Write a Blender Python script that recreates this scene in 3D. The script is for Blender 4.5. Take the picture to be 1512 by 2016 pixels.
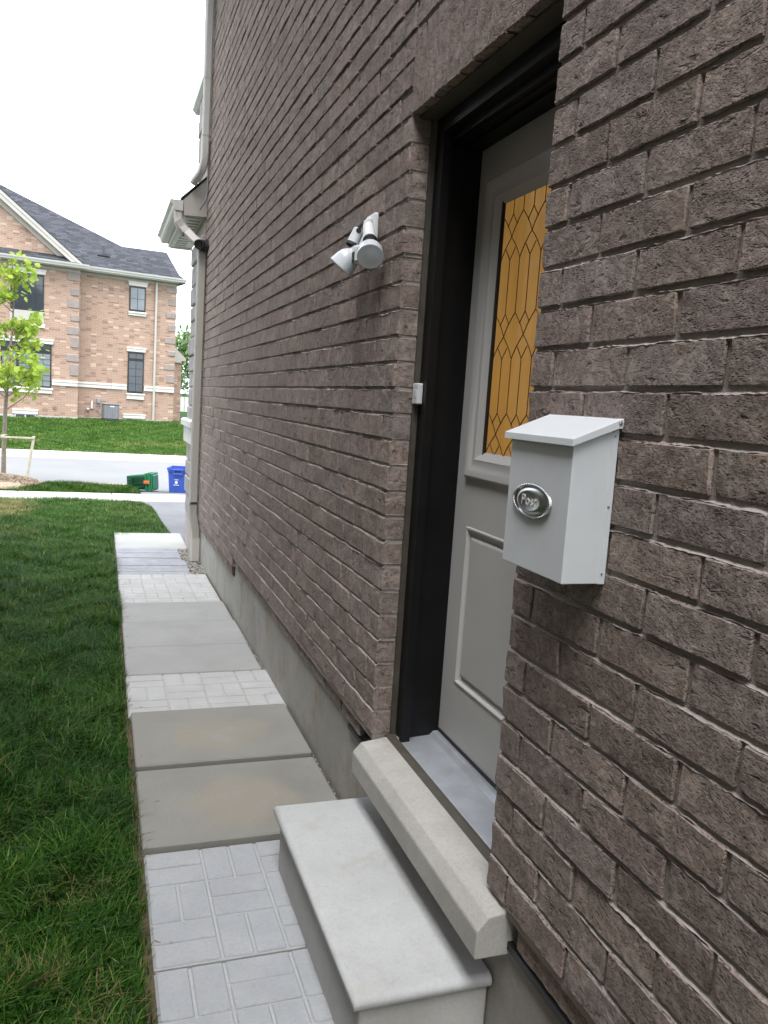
import bpy, math, random
import numpy as np
from mathutils import Matrix, Vector
from math import radians, sin, cos, pi
random.seed(7); rng = np.random.default_rng(7)
S = bpy.context.scene
for o in list(bpy.data.objects): bpy.data.objects.remove(o)
COL = S.collection

# ------------------------------------------------------------------ camera
CAM = Vector((-0.9444, 0.0, 1.6456))
FW = Vector((.33024345, .93490923, -.12993844)); RT = Vector((.94371515, -.32434359, .06483013)); UP = Vector((-.01846559, .1440346, .98940035))
cd = bpy.data.cameras.new('camera'); cam = bpy.data.objects.new('camera', cd); COL.objects.link(cam)
cd.sensor_fit = 'VERTICAL'; cd.sensor_height = 36; cd.lens = 36 * 1600 / 2016; cd.clip_start = .05; cd.clip_end = 2000
cam.matrix_world = Matrix(((RT.x, UP.x, -FW.x, CAM.x), (RT.y, UP.y, -FW.y, CAM.y), (RT.z, UP.z, -FW.z, CAM.z), (0, 0, 0, 1)))
S.camera = cam
# ------------------------------------------------------------------ sky, sun, exposure (bright overcast)
SUN_EL, SUN_AZ = 66, 200            # azimuth clockwise from +Y: the sun stands behind the camera
w = bpy.data.worlds.new('World'); S.world = w; w.use_nodes = True
nt = w.node_tree; nt.nodes.clear()
sky = nt.nodes.new('ShaderNodeTexSky'); sky.sky_type = 'NISHITA'; sky.sun_disc = False
sky.sun_elevation = radians(SUN_EL); sky.sun_rotation = radians(SUN_AZ); sky.dust_density = 3; sky.air_density = 1.2
hsv = nt.nodes.new('ShaderNodeHueSaturation'); hsv.inputs['Saturation'].default_value = .35
mixc = nt.nodes.new('ShaderNodeMix'); mixc.data_type = 'RGBA'; mixc.inputs[0].default_value = .72
mixc.inputs[7].default_value = (7.3, 7.9, 8.7, 1)
bg = nt.nodes.new('ShaderNodeBackground'); bg.inputs['Strength'].default_value = .15
wo = nt.nodes.new('ShaderNodeOutputWorld')
nt.links.new(sky.outputs[0], hsv.inputs['Color']); nt.links.new(hsv.outputs[0], mixc.inputs[6])
nt.links.new(mixc.outputs[2], bg.inputs['Color']); nt.links.new(bg.outputs[0], wo.inputs[0])
sl = bpy.data.lights.new('sun', 'SUN'); sl.energy = 1.5; sl.angle = radians(35); sl.color = (1, .985, .965)
so = bpy.data.objects.new('sun', sl); COL.objects.link(so)
sd = Vector((sin(radians(SUN_AZ)) * cos(radians(SUN_EL)), cos(radians(SUN_AZ)) * cos(radians(SUN_EL)), sin(radians(SUN_EL))))
so.rotation_euler = sd.to_track_quat('Z', 'Y').to_euler(); so.location = (0, -5, 12)
S.view_settings.view_transform = 'Standard'; S.view_settings.look = 'None'; S.view_settings.gamma = 1
S.view_settings.use_curve_mapping = False; S.view_settings.exposure = 1.5
S.render.engine = 'CYCLES'; S.cycles.max_bounces = 6; S.cycles.diffuse_bounces = 3; S.cycles.glossy_bounces = 2; S.cycles.transmission_bounces = 3; S.cycles.caustics_reflective = False; S.cycles.caustics_refractive = False; S.render.resolution_x = 768; S.render.resolution_y = 1024

# ------------------------------------------------------------------ helpers: materials
class N:
    def __init__(s, name):
        s.m = bpy.data.materials.new(name); s.m.use_nodes = True; s.t = s.m.node_tree; s.t.nodes.clear()
        s.out = s.t.nodes.new('ShaderNodeOutputMaterial'); s.b = s.t.nodes.new('ShaderNodeBsdfPrincipled')
        s.t.links.new(s.b.outputs[0], s.out.inputs[0]); s._pos = None
    def n(s, typ, **k):
        x = s.t.nodes.new(typ)
        for a, v in k.items(): setattr(x, a, v)
        return x
    def l(s, a, b): s.t.links.new(a, b)
    def val(s, sock, v):
        if hasattr(v, 'links') or hasattr(v, 'is_output'): s.l(v, sock)
        else:
            if isinstance(v, (tuple, list)) and len(v) == 3 and sock.type == 'RGBA': v = (*v, 1)
            sock.default_value = v
    def pos(s):
        if s._pos is None: s._pos = s.n('ShaderNodeNewGeometry').outputs['Position']
        return s._pos
    def math(s, op, a, b=0., c=0., clamp=False):
        x = s.n('ShaderNodeMath', operation=op, use_clamp=clamp)
        s.val(x.inputs[0], a); s.val(x.inputs[1], b); s.val(x.inputs[2], c); return x.outputs[0]
    def vadd(s, a, b, op='ADD'):
        x = s.n('ShaderNodeVectorMath', operation=op); s.val(x.inputs[0], a); s.val(x.inputs[1], b); return x.outputs[0]
    def noise(s, scale, detail=4, rough=.55, vec=None, dist=0., col=False):
        x = s.n('ShaderNodeTexNoise'); x.inputs['Scale'].default_value = scale; x.inputs['Detail'].default_value = detail
        x.inputs['Roughness'].default_value = rough; x.inputs['Distortion'].default_value = dist
        s.l(vec if vec is not None else s.pos(), x.inputs['Vector']); return x.outputs[1 if col else 0]
    def voro(s, scale, vec=None, feature='F1', rnd=1.):
        x = s.n('ShaderNodeTexVoronoi', feature=feature); x.inputs['Scale'].default_value = scale; x.inputs['Randomness'].default_value = rnd
        s.l(vec if vec is not None else s.pos(), x.inputs['Vector']); return x.outputs['Distance']
    def ramp(s, f, stops):
        x = s.n('ShaderNodeValToRGB'); e = x.color_ramp.elements
        while len(e) < len(stops): e.new(.5)
        for i, (p, c) in enumerate(stops):
            e[i].position = p; e[i].color = (*c, 1) if isinstance(c, (tuple, list)) else (c, c, c, 1)
        s.val(x.inputs[0], f); return x.outputs[0]
    def mix(s, f, a, b, mode='MIX'):
        x = s.n('ShaderNodeMix', data_type='RGBA', blend_type=mode)
        s.val(x.inputs[0], f); s.val(x.inputs[6], a); s.val(x.inputs[7], b); return x.outputs[2]
    def bump(s, h, strength=.5, dist=.004, normal=None):
        x = s.n('ShaderNodeBump'); x.inputs['Strength'].default_value = strength; x.inputs['Distance'].default_value = dist
        s.val(x.inputs['Height'], h)
        if normal is not None: s.l(normal, x.inputs['Normal'])
        return x.outputs[0]
    def mapr(s, v, a, b, c=0., d=1.):
        x = s.n('ShaderNodeMapRange'); s.val(x.inputs[0], v)
        for i, q in enumerate((a, b, c, d)): x.inputs[i + 1].default_value = q
        return x.outputs[0]
    def sep(s, v=None):
        x = s.n('ShaderNodeSeparateXYZ'); s.l(v if v is not None else s.pos(), x.inputs[0]); return x.outputs
    def done(s, color=None, rough=.8, normal=None, metal=0., spec=.5):
        if color is not None: s.val(s.b.inputs['Base Color'], color)
        s.val(s.b.inputs['Roughness'], rough); s.val(s.b.inputs['Metallic'], metal); s.b.inputs['Specular IOR Level'].default_value = spec
        if normal is not None: s.l(normal, s.b.inputs['Normal'])
        return s.m
    def rnd(s):
        a = s.n('ShaderNodeAttribute', attribute_name='rnd').outputs['Fac']; o = s.n('ShaderNodeObjectInfo').outputs['Random']
        return s.math('FRACT', s.math('ADD', a, o))

def m_brick(name, cols, speck=1.):
    n = N(name); r = n.rnd()
    off = n.n('ShaderNodeCombineXYZ'); n.l(n.math('MULTIPLY', r, 37.), off.inputs[0]); n.l(n.math('MULTIPLY', r, 91.), off.inputs[1])
    p = n.vadd(n.pos(), off.outputs[0])
    base = n.ramp(r, cols)
    big = n.noise(11, 3, .6, p); mid = n.noise(48, 4, .72, p)
    c = n.mix(n.mapr(big, .34, .66), n.mix(1., base, (.78, .76, .75), 'MULTIPLY'), base)
    c = n.mix(n.mapr(mid, .3, .72, 0., 1.), n.mix(1., c, (.66, .65, .64), 'MULTIPLY'), n.mix(1., c, (1.24, 1.23, 1.22), 'MULTIPLY'))
    c = n.mix(n.mapr(big, .66, .74, 0., .45), c, (.30, .20, .13))
    st = n.n('ShaderNodeMapping'); st.inputs['Scale'].default_value = (1, .5, 1.2); st.inputs['Rotation'].default_value = (.55, 0, 0); n.l(p, st.inputs[0])
    pit = n.voro(210, st.outputs[0]); pitm = n.mapr(pit, .14, .36)
    gate = n.mapr(n.math('ADD', n.math('MULTIPLY', mid, .6), n.math('MULTIPLY', big, .4)), .50, .56, 1., 0.)
    pitm = n.math('MAXIMUM', pitm, n.math('SUBTRACT', 1., gate))
    drag = n.noise(42, 3, .62, st.outputs[0], .35)
    cut = n.mapr(drag, .27, .40)
    c = n.mix(n.math('MULTIPLY', n.math('SUBTRACT', 1., n.math('MULTIPLY', pitm, cut)), .7 * speck), c, (.05, .038, .033))
    h = n.math('ADD', n.math('MULTIPLY', mid, 1.1), n.math('ADD', n.math('MULTIPLY', pitm, .55), n.math('MULTIPLY', cut, .6)))
    return n.done(c, .95, n.bump(h, .9, .006), spec=.2)

def m_mortar():
    n = N('mortar'); f = n.noise(160, 5, .7); b = n.noise(9, 3)
    c = n.mix(n.mapr(b, .3, .7), (.42, .37, .338), (.35, .305, .278))
    c = n.mix(n.mapr(f, .4, .7, 0, .4), c, (.49, .44, .405))
    return n.done(c, .95, n.bump(n.math('ADD', f, n.noise(45, 4)), .7, .004), spec=.2)

def m_plain(name, col, rough=.5, var=.12, scale=8., bump=0., bscale=200., metal=0., spec=.5, dirt=0.):
    n = N(name); f = n.noise(scale, 5, .6)
    dark = tuple(x * (1 - var) for x in col); lite = tuple(min(1, x * (1 + var)) for x in col)
    c = n.mix(n.mapr(f, .3, .7), dark, lite)
    if dirt: c = n.mix(n.mapr(n.noise(scale * 3.1, 6, .7, None, .6), .52, .75, 0, dirt), c, tuple(x * .45 for x in col))
    nm = n.bump(n.noise(bscale, 4, .6), bump, .003) if bump else None
    return n.done(c, n.mapr(f, .2, .8, rough * .9, min(1, rough * 1.12)), nm, metal, spec)

def m_concrete(name, c1, c2, stain=None, stain_at=None, sc=3., bump=.35, speckle=.25):
    n = N(name); a = n.noise(sc, 7, .68); f = n.noise(90, 5, .72); g = n.noise(420, 3, .6)
    c = n.mix(n.mapr(a, .34, .66), c1, c2)
    c = n.mix(n.mapr(f, .45, .72, 0, speckle), c, tuple(x * .62 for x in c1))
    c = n.mix(n.mapr(g, .5, .75, 0, speckle), c, tuple(min(1, x * 1.3) for x in c2))
    pore = n.mapr(n.voro(130), .10, .2); pg = n.mapr(n.noise(17, 3), .52, .6)
    pm_ = n.math('MULTIPLY', n.math('SUBTRACT', 1., pore), pg)
    c = n.mix(n.math('MULTIPLY', pm_, .55), c, tuple(x * .35 for x in c1))
    if stain:
        s1 = n.noise(5.5, 8, .72); c = n.mix(n.mapr(s1, .50, .72, 0, .75), c, stain)
        c = n.mix(n.mapr(n.noise(31, 5, .7), .60, .72, 0, .35), c, tuple(x * .6 for x in c1))
    return n.done(c, .88, n.bump(n.math('SUBTRACT', n.math('ADD', f, n.math('MULTIPLY', g, .5)), n.math('MULTIPLY', pm_, .6)), bump, .003), spec=.3)

def m_tread():
    # broad-cast slab: smooth border, fine diamond tread in the middle, tan water stain
    n = N('concrete_tread'); tc = n.n('ShaderNodeTexCoord'); gx, gy, gz = n.sep(tc.outputs['Generated'])
    ex = n.mapr(n.math('ABSOLUTE', n.math('SUBTRACT', gx, .5)), .435, .425); ey = n.mapr(n.math('ABSOLUTE', n.math('SUBTRACT', gy, .5)), .42, .405)
    inner = n.math('MULTIPLY', ex, ey)
    x, y, z = n.sep()
    a = n.math('SINE', n.math('MULTIPLY', n.math('ADD', x, n.math('MULTIPLY', y, 1.5)), 330.)); b = n.math('SINE', n.math('MULTIPLY', n.math('SUBTRACT', x, n.math('MULTIPLY', y, 1.5)), 330.))
    tread = n.math('MULTIPLY', n.math('MULTIPLY', a, b), inner)
    big = n.noise(2.6, 5, .55, None, .3); f = n.noise(130, 5, .7)
    d = n.math('ADD', n.math('POWER', n.math('MULTIPLY', n.math('SUBTRACT', gx, .52), 1.25), 2.), n.math('POWER', n.math('MULTIPLY', n.math('SUBTRACT', gy, .45), 1.1), 2.))
    d = n.math('ADD', d, n.math('MULTIPLY', n.math('SUBTRACT', n.noise(5, 6, .65), .5), .34))
    ring = n.mapr(d, .16, .05, 0., 1.)
    c = n.mix(n.mapr(big, .3, .7), (.232, .224, .198), (.275, .267, .238))
    c = n.mix(n.math('MULTIPLY', ring, .7), c, (.31, .275, .22))
    c = n.mix(n.mapr(n.math('ADD', d, n.math('MULTIPLY', f, .02)), .035, .0, 0, .6), c, (.30, .297, .285))
    c = n.mix(n.mapr(f, .5, .75, 0, .2), c, (.34, .335, .31))
    h = n.math('ADD', n.math('MULTIPLY', tread, .5), n.math('MULTIPLY', f, .35))
    return n.done(c, .86, n.bump(h, .5, .002), spec=.3)

def m_grass(name, pal, dry, far=False):
    n = N(name); r = n.n('ShaderNodeAttribute', attribute_name='rnd').outputs['Fac']; t = n.n('ShaderNodeAttribute', attribute_name='tip').outputs['Fac']
    c = n.ramp(r, pal)
    patch = n.noise(1.3, 4, .6); p2 = n.noise(.5, 3, .5)
    c = n.mix(n.mapr(patch, .35, .68), n.mix(1., c, (.6, .72, .6), 'MULTIPLY'), n.mix(1., c, (1.25, 1.15, .95), 'MULTIPLY'))
    dr = n.n('ShaderNodeAttribute', attribute_name='dry').outputs['Fac']
    c = n.mix(dr, c, dry)
    n.val(n.b.inputs['Base Color'], c)
    m = n.done(None, .5, None, spec=.18)
    tr = n.n('ShaderNodeBsdfTranslucent'); n.l(c, tr.inputs[0]); mx = n.n('ShaderNodeMixShader'); mx.inputs[0].default_value = .3
    n.l(n.b.outputs[0], mx.inputs[1]); n.l(tr.outputs[0], mx.inputs[2]); n.l(mx.outputs[0], n.out.inputs[0]); return m

def m_farbrick(name, ca, cb, cc, mort, sx=.195, sz=.064, uaxis=(1, 0)):
    # far wall: courses below a pixel or two are left to the material
    n = N(name); tc = n.n('ShaderNodeTexCoord'); x, y, z = n.sep(tc.outputs['Object'])
    cv = n.n('ShaderNodeCombineXYZ'); n.l(n.math('ADD', x, y), cv.inputs[0]); n.l(z, cv.inputs[1])
    b = n.n('ShaderNodeTexBrick'); b.offset = .5; n.l(cv.outputs[0], b.inputs['Vector'])
    b.inputs['Scale'].default_value = 1; b.inputs['Brick Width'].default_value = sx; b.inputs['Row Height'].default_value = sz; b.inputs['Mortar Size'].default_value = .007
    b.inputs['Bias'].default_value = -.2
    b.inputs['Color1'].default_value = (*ca, 1); b.inputs['Color2'].default_value = (*cb, 1); b.inputs['Mortar'].default_value = (*mort, 1)
    wn = n.n('ShaderNodeTexWhiteNoise', noise_dimensions='2D'); fl = n.n('ShaderNodeVectorMath', operation='FLOOR')
    dv = n.vadd(cv.outputs[0], (1 / sx, 1 / sz, 1), 'MULTIPLY'); n.l(dv, fl.inputs[0]); n.l(fl.outputs[0], wn.inputs[0])
    c = n.mix(n.mapr(wn.outputs[0], .86, .88, 0, .8), b.outputs[0], cc)
    c = n.mix(n.mapr(wn.outputs[0], .06, .05, 0, .6), c, (.60, .46, .36))
    return n.done(c, .92, n.bump(b.outputs[1], -.6, .006), spec=.2)

def m_shingle():
    n = N('asphalt_shingle'); tc = n.n('ShaderNodeTexCoord'); x, y, z = n.sep(tc.outputs['Object'])
    cv = n.n('ShaderNodeCombineXYZ'); n.l(x, cv.inputs[0]); n.l(z, cv.inputs[1])
    b = n.n('ShaderNodeTexBrick'); b.offset = .37; n.l(cv.outputs[0], b.inputs['Vector']); b.inputs['Scale'].default_value = 1
    b.inputs['Brick Width'].default_value = .26; b.inputs['Row Height'].default_value = .075; b.inputs['Mortar Size'].default_value = .006
    b.inputs['Color1'].default_value = (.032, .034, .041, 1); b.inputs['Color2'].default_value = (.085, .088, .10, 1); b.inputs['Mortar'].default_value = (.018, .018, .021, 1)
    c = n.mix(n.mapr(n.noise(1.2, 4), .3, .7, 0, .5), b.outputs[0], (.055, .057, .066))
    return n.done(c, .95, n.bump(b.outputs[1], -.5, .008), spec=.2)

def m_glass(name, col, rough=.06):
    n = N(name); c = n.mix(n.mapr(n.noise(1.5, 2), .35, .65), tuple(x * .7 for x in col), col)
    return n.done(c, rough, None, 0., .8)

M = {}
M['brick'] = m_brick('brown_brick', [(0, (.305, .246, .216)), (.25, (.355, .287, .252)), (.5, (.33, .272, .244)), (.75, (.378, .304, .266)), (.94, (.325, .28, .256)), (1, (.30, .243, .214))])
M['mortar'] = m_mortar()
M['found'] = m_concrete('foundation_concrete', (.30, .29, .265), (.40, .385, .35), stain=(.27, .20, .115), sc=1.6)
M['flash'] = m_plain('black_flashing', (.012, .012, .014), .45)
M['sill'] = m_concrete('cast_stone', (.41, .392, .355), (.50, .48, .44), sc=7, bump=.6, speckle=.35)
M['step_top'] = m_concrete('step_cap', (.46, .462, .455), (.55, .552, .548), stain=(.40, .375, .325), sc=3.4, bump=.4, speckle=.22)
M['step_side'] = m_concrete('step_side', (.42, .41, .38), (.53, .52, .49), sc=3, bump=.3)
M['paver_white'] = m_concrete('paver_white', (.375, .384, .40), (.445, .452, .466), sc=5, bump=1., speckle=.26)
M['paver_grey'] = m_concrete('paver_grey', (.42, .418, .41), (.50, .497, .49), sc=5, bump=.5, speckle=.15)
M['groove_white'] = m_concrete('groove_white', (.39, .395, .395), (.45, .455, .455), sc=9, bump=.4)
M['groove_grey'] = m_concrete('groove_grey', (.40, .39, .36), (.48, .47, .44), sc=9, bump=.4)
M['tread'] = m_tread()
M['slab'] = m_concrete('slab_smooth', (.31, .31, .298), (.365, .365, .352), sc=2.2, bump=.4, speckle=.24)
M['slab_pale'] = m_concrete('slab_pale', (.37, .365, .345), (.42, .415, .395), sc=2.2, bump=.25, speckle=.08)
M['slate'] = m_concrete('slate_plank', (.28, .285, .31), (.38, .385, .41), sc=9, bump=.5, speckle=.2)
M['soil'] = m_concrete('soil', (.085, .062, .04), (.15, .115, .075), sc=14, bump=1., speckle=.5)
M['gravel'] = m_plain('gravel', (.36, .34, .31), .9, .4, 60)
M['asphalt'] = m_concrete('asphalt_drive', (.145, .147, .155), (.20, .20, .21), sc=1.2, bump=.8, speckle=.4)
M['road'] = m_concrete('road', (.195, .195, .198), (.225, .224, .228), sc=.5, bump=.4, speckle=.12)
M['walk'] = m_concrete('sidewalk', (.50, .49, .46), (.56, .55, .52), sc=.8, bump=.3, speckle=.08)
M['kerb'] = m_concrete('kerb', (.42, .41, .38), (.50, .49, .46), sc=1.5, bump=.3, speckle=.2)
M['door'] = m_plain('door_paint', (.58, .575, .56), .42, .04, 3, .12, 90)
n = N('black_frame'); sc_ = n.mapr(n.noise(38, 4, .75, n.vadd(n.pos(), (1, 1, .6), 'MULTIPLY')), .735, .76, 0, .6); c = n.mix(sc_, n.mix(n.mapr(n.noise(9, 4), .3, .7), (.005, .0052, .006), (.009, .009, .010)), (.22, .22, .21))
M['black'] = n.done(c, .45, n.bump(n.noise(60, 4), .15, .003), spec=.25)
M['caulk'] = m_plain('brown_caulk', (.075, .066, .05), .6, .2, 20, .3, 80)
M['alu'] = m_plain('aluminium_sill', (.62, .65, .70), .38, .12, 12, .1, 60, .55, dirt=.15)
M['white_paint'] = m_plain('white_enamel', (.70, .72, .74), .38, .03, 9, .03, 300, dirt=.06)
M['chrome'] = m_plain('chrome', (.62, .63, .64), .30, .06, 40, 0, 1, 1.)
M['steel'] = m_plain('screw_steel', (.42, .43, .45), .35, .1, 30, 0, 1, 1.)
M['engrave'] = m_plain('engraving', (.80, .80, .80), .6, .02, 5, 0, 1, .3)
M['lamp_white'] = m_plain('lamp_white', (.70, .71, .72), .4, .05, 14, .05, 90, dirt=.2)
M['lamp_glass'] = m_plain('lamp_glass', (.62, .65, .68), .22, .05, 9)
M['dark_rubber'] = m_plain('dark_rubber', (.02, .02, .022), .6)
M['came'] = m_plain('came', (.028, .016, .008), .5)
M['trim'] = m_plain('greige_trim', (.44, .415, .37), .45, .05, 2, .05, 40)
M['trim_lt'] = m_plain('light_trim', (.56, .545, .51), .45, .05, 2, .05, 40, dirt=.1)
M['soffit'] = m_plain('soffit', (.60, .60, .54), .5, .06, 3)
M['stone'] = m_concrete('quoin_stone', (.27, .255, .25), (.42, .40, .385), stain=(.30, .25, .21), sc=7, bump=1., speckle=.35)
M['capstone'] = m_concrete('cap_stone', (.58, .565, .53), (.68, .665, .63), sc=3, bump=.3, speckle=.1)
M['conduit'] = m_plain('grey_conduit', (.24, .24, .255), .5)
M['pvc_black'] = m_plain('black_pipe', (.018, .018, .02), .42)
M['farbrick'] = m_farbrick('orange_brick', (.36, .225, .16), (.42, .275, .20), (.27, .17, .125), (.42, .36, .31))
M['farbrick_n'] = m_farbrick('neighbour_brick', (.17, .13, .115), (.22, .17, .15), (.13, .10, .09), (.27, .24, .23), .267, .089)
M['shingle'] = m_shingle()
M['limestone'] = m_plain('far_limestone', (.68, .655, .60), .8, .05, 2)
M['quoin_far'] = m_concrete('far_quoin', (.26, .215, .19), (.34, .28, .25), sc=5, bump=.8, speckle=.3)
M['win_frame'] = m_plain('window_frame', (.016, .015, .016), .4)
M['glass_dark'] = m_glass('window_glass', (.05, .06, .07))
M['glass_lite'] = m_glass('window_blind', (.20, .225, .235), .25)
M['ac'] = m_plain('ac_metal', (.16, .165, .175), .5)
M['blue'] = m_plain('blue_plastic', (.035, .085, .40), .42, .06, 4)
M['green'] = m_plain('green_plastic', (.012, .15, .065), .35, .12, 5)
M['green_dk'] = m_plain('green_plastic_dark', (.004, .045, .022), .4, .12, 5)
M['orange'] = m_plain('orange_plastic', (.55, .12, .03), .4)
M['mark'] = m_plain('white_print', (.75, .78, .85), .6)
M['bark'] = m_plain('bark', (.21, .175, .135), .9, .3, 30, .8, 60)
M['wood'] = m_plain('stake_wood', (.50, .45, .35), .8, .2, 12, .5, 90)
M['mulch'] = m_plain('mulch', (.30, .235, .17), .9, .5, 40)
M['tie'] = m_plain('tie_strap', (.55, .58, .42), .6)
# lit amber shade behind the leaded glass
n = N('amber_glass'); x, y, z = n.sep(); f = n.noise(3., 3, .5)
f2 = n.noise(24, 4, .6, n.vadd(n.pos(), (1, 1, .18), 'MULTIPLY')); c = n.mix(n.mapr(f, .3, .7), (.44, .225, .052), (.55, .30, .08)); c = n.mix(n.mapr(f2, .35, .7, 0, .5), c, (.39, .19, .042))  # vertical streaks in the colour stand in for varied reflections on the glass
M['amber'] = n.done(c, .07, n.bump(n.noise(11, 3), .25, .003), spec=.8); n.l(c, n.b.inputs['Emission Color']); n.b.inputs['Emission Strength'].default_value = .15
def m_leaf(name, pal):
    n = N(name); r = n.n('ShaderNodeAttribute', attribute_name='rnd').outputs['Fac']; c = n.ramp(r, pal); n.val(n.b.inputs['Base Color'], c)
    m = n.done(None, .5, None, spec=.3); tr = n.n('ShaderNodeBsdfTranslucent'); n.l(c, tr.inputs[0]); mx = n.n('ShaderNodeMixShader'); mx.inputs[0].default_value = .45
    n.l(n.b.outputs[0], mx.inputs[1]); n.l(tr.outputs[0], mx.inputs[2]); n.l(mx.outputs[0], n.out.inputs[0]); return m
M['leaf'] = m_leaf('maple_leaf', [(0, (.21, .32, .035)), (.5, (.31, .44, .05)), (.9, (.42, .54, .08)), (1, (.50, .48, .08))])
M['leaf_far'] = m_leaf('far_leaf', [(0, (.07, .13, .045)), (.5, (.13, .21, .07)), (1, (.22, .31, .12))])
GN = GF = [(0, (.011, .044, .004)), (.4, (.027, .095, .008)), (.75, (.054, .148, .016)), (.93, (.10, .205, .036)), (1, (.22, .31, .10))]
M['grass'] = m_grass('grass_near', GN, (.26, .195, .085))
M['grass_mid'] = m_grass('grass_mid', GF, (.34, .27, .12))
M['grass_far'] = m_grass('grass_far', [(0, (.035, .085, .014)), (.4, (.06, .145, .022)), (.75, (.095, .20, .035)), (1, (.19, .29, .085))], (.30, .25, .10), True)
n = N('ground_cover'); c = n.mix(n.mapr(n.noise(3, 5), .3, .7), (.014, .048, .007), (.026, .07, .012)); c = n.mix(n.mapr(n.noise(11, 4), .55, .75), c, (.035, .032, .018))
M['ground'] = n.done(c, .95, n.bump(n.noise(50, 5), .8, .01), spec=.1)

# ------------------------------------------------------------------ helpers: meshes and objects
class MB:
    def __init__(s): s.v = []; s.f = []; s.a = []; s.r = 0.
    def _add(s, vs, fs, M_=None):
        k = len(s.v)
        for p in vs:
            s.v.append(tuple(M_ @ Vector(p)) if M_ is not None else tuple(p)); s.a.append(s.r)
        for f in fs: s.f.append(tuple(i + k for i in f))
        return s
    def box(s, x0, x1, y0, y1, z0, z1, c=0., M_=None):
        if c <= 0:
            vs = [(x, y, z) for x in (x0, x1) for y in (y0, y1) for z in (z0, z1)]
            fs = [(0, 1, 3, 2), (4, 6, 7, 5), (0, 4, 5, 1), (2, 3, 7, 6), (0, 2, 6, 4), (1, 5, 7, 3)]
            return s._add(vs, fs, M_)
        X = (x0, x1); Y = (y0, y1); Z = (z0, z1); vs = []; idx = {}
        sg = (1, -1)
        for i in (0, 1):
            for j in (0, 1):
                for k in (0, 1):
                    for ax in range(3):
                        p = [X[i] + sg[i] * c, Y[j] + sg[j] * c, Z[k] + sg[k] * c]; p[ax] = (X[i], Y[j], Z[k])[ax]
                        idx[i, j, k, ax] = len(vs); vs.append(tuple(p))
        g = lambda i, j, k, a: idx[i, j, k, a]; fs = []
        for i in (0, 1): q = [g(i, 0, 0, 0), g(i, 1, 0, 0), g(i, 1, 1, 0), g(i, 0, 1, 0)]; fs.append(q if i else q[::-1])
        for j in (0, 1): q = [g(0, j, 0, 1), g(1, j, 0, 1), g(1, j, 1, 1), g(0, j, 1, 1)]; fs.append(q[::-1] if j else q)
        for k in (0, 1): q = [g(0, 0, k, 2), g(1, 0, k, 2), g(1, 1, k, 2), g(0, 1, k, 2)]; fs.append(q if k else q[::-1])
        for i in (0, 1):
            for j in (0, 1): q = [g(i, j, 0, 0), g(i, j, 0, 1), g(i, j, 1, 1), g(i, j, 1, 0)]; fs.append(q if i == j else q[::-1])
        for i in (0, 1):
            for k in (0, 1): q = [g(i, 0, k, 0), g(i, 1, k, 0), g(i, 1, k, 2), g(i, 0, k, 2)]; fs.append(q if i == k else q[::-1])
        for j in (0, 1):
            for k in (0, 1): q = [g(0, j, k, 1), g(1, j, k, 1), g(1, j, k, 2), g(0, j, k, 2)]; fs.append(q[::-1] if j == k else q)
        for i in (0, 1):
            for j in (0, 1):
                for k in (0, 1):
                    q = [g(i, j, k, 0), g(i, j, k, 1), g(i, j, k, 2)]; fs.append(q if (i + j + k) % 2 else q[::-1])
        return s._add(vs, fs, M_)
    def prism(s, prof, axis, a, b, M_=None):
        # prof: 2D polygon in the two other axes (in xyz order)
        n = len(prof)
        def P(p, t):
            q = list(p); q.insert(axis, t); return tuple(q)
        vs = [P(p, a) for p in prof] + [P(p, b) for p in prof]
        fs = [tuple(range(n)), tuple(range(2 * n - 1, n - 1, -1))] + [(i, i + n, (i + 1) % n + n, (i + 1) % n) for i in range(n)]
        return s._add(vs, fs, M_)
    def tube(s, pts, r, n=10, cap=True, M_=None):
        pts = [Vector(p) for p in pts]; m = len(pts); rs = r if isinstance(r, (list, tuple)) else [r] * m
        vs = []; fs = []; up = None
        for i, p in enumerate(pts):
            d = (pts[min(i + 1, m - 1)] - pts[max(i - 1, 0)]).normalized()
            if up is None: up = Vector((0, 0, 1)) if abs(d.z) < .9 else Vector((1, 0, 0))
            a = d.cross(up).normalized(); up = a.cross(d).normalized()
            for k in range(n): t = 2 * pi * k / n; vs.append(tuple(p + (a * cos(t) + up * sin(t)) * rs[i]))
        for i in range(m - 1):
            for k in range(n): fs.append((i * n + k, i * n + (k + 1) % n, (i + 1) * n + (k + 1) % n, (i + 1) * n + k))
        if cap: fs += [tuple(range(n - 1, -1, -1)), tuple(range((m - 1) * n, m * n))]
        return s._add(vs, fs, M_)
    def rtube(s, pts, a, b, side, M_=None, c=.012):
        # rectangular (rounded corner) pipe swept along pts; side = vector held as the 'a' direction
        pts = [Vector(p) for p in pts]; m = len(pts); vs = []; fs = []
        pr = [(-a + c, -b), (a - c, -b), (a, -b + c), (a, b - c), (a - c, b), (-a + c, b), (-a, b - c), (-a, -b + c)]; n = 8
        for i, p in enumerate(pts):
            d = (pts[min(i + 1, m - 1)] - pts[max(i - 1, 0)]).normalized(); sv = Vector(side); sv = (sv - d * sv.dot(d)).normalized(); tv = d.cross(sv)
            for (q, e) in pr: vs.append(tuple(p + sv * q + tv * e))
        for i in range(m - 1):
            for k in range(n): fs.append((i * n + k, i * n + (k + 1) % n, (i + 1) * n + (k + 1) % n, (i + 1) * n + k))
        fs += [tuple(range(n - 1, -1, -1)), tuple(range((m - 1) * n, m * n))]
        return s._add(vs, fs, M_)
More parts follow.
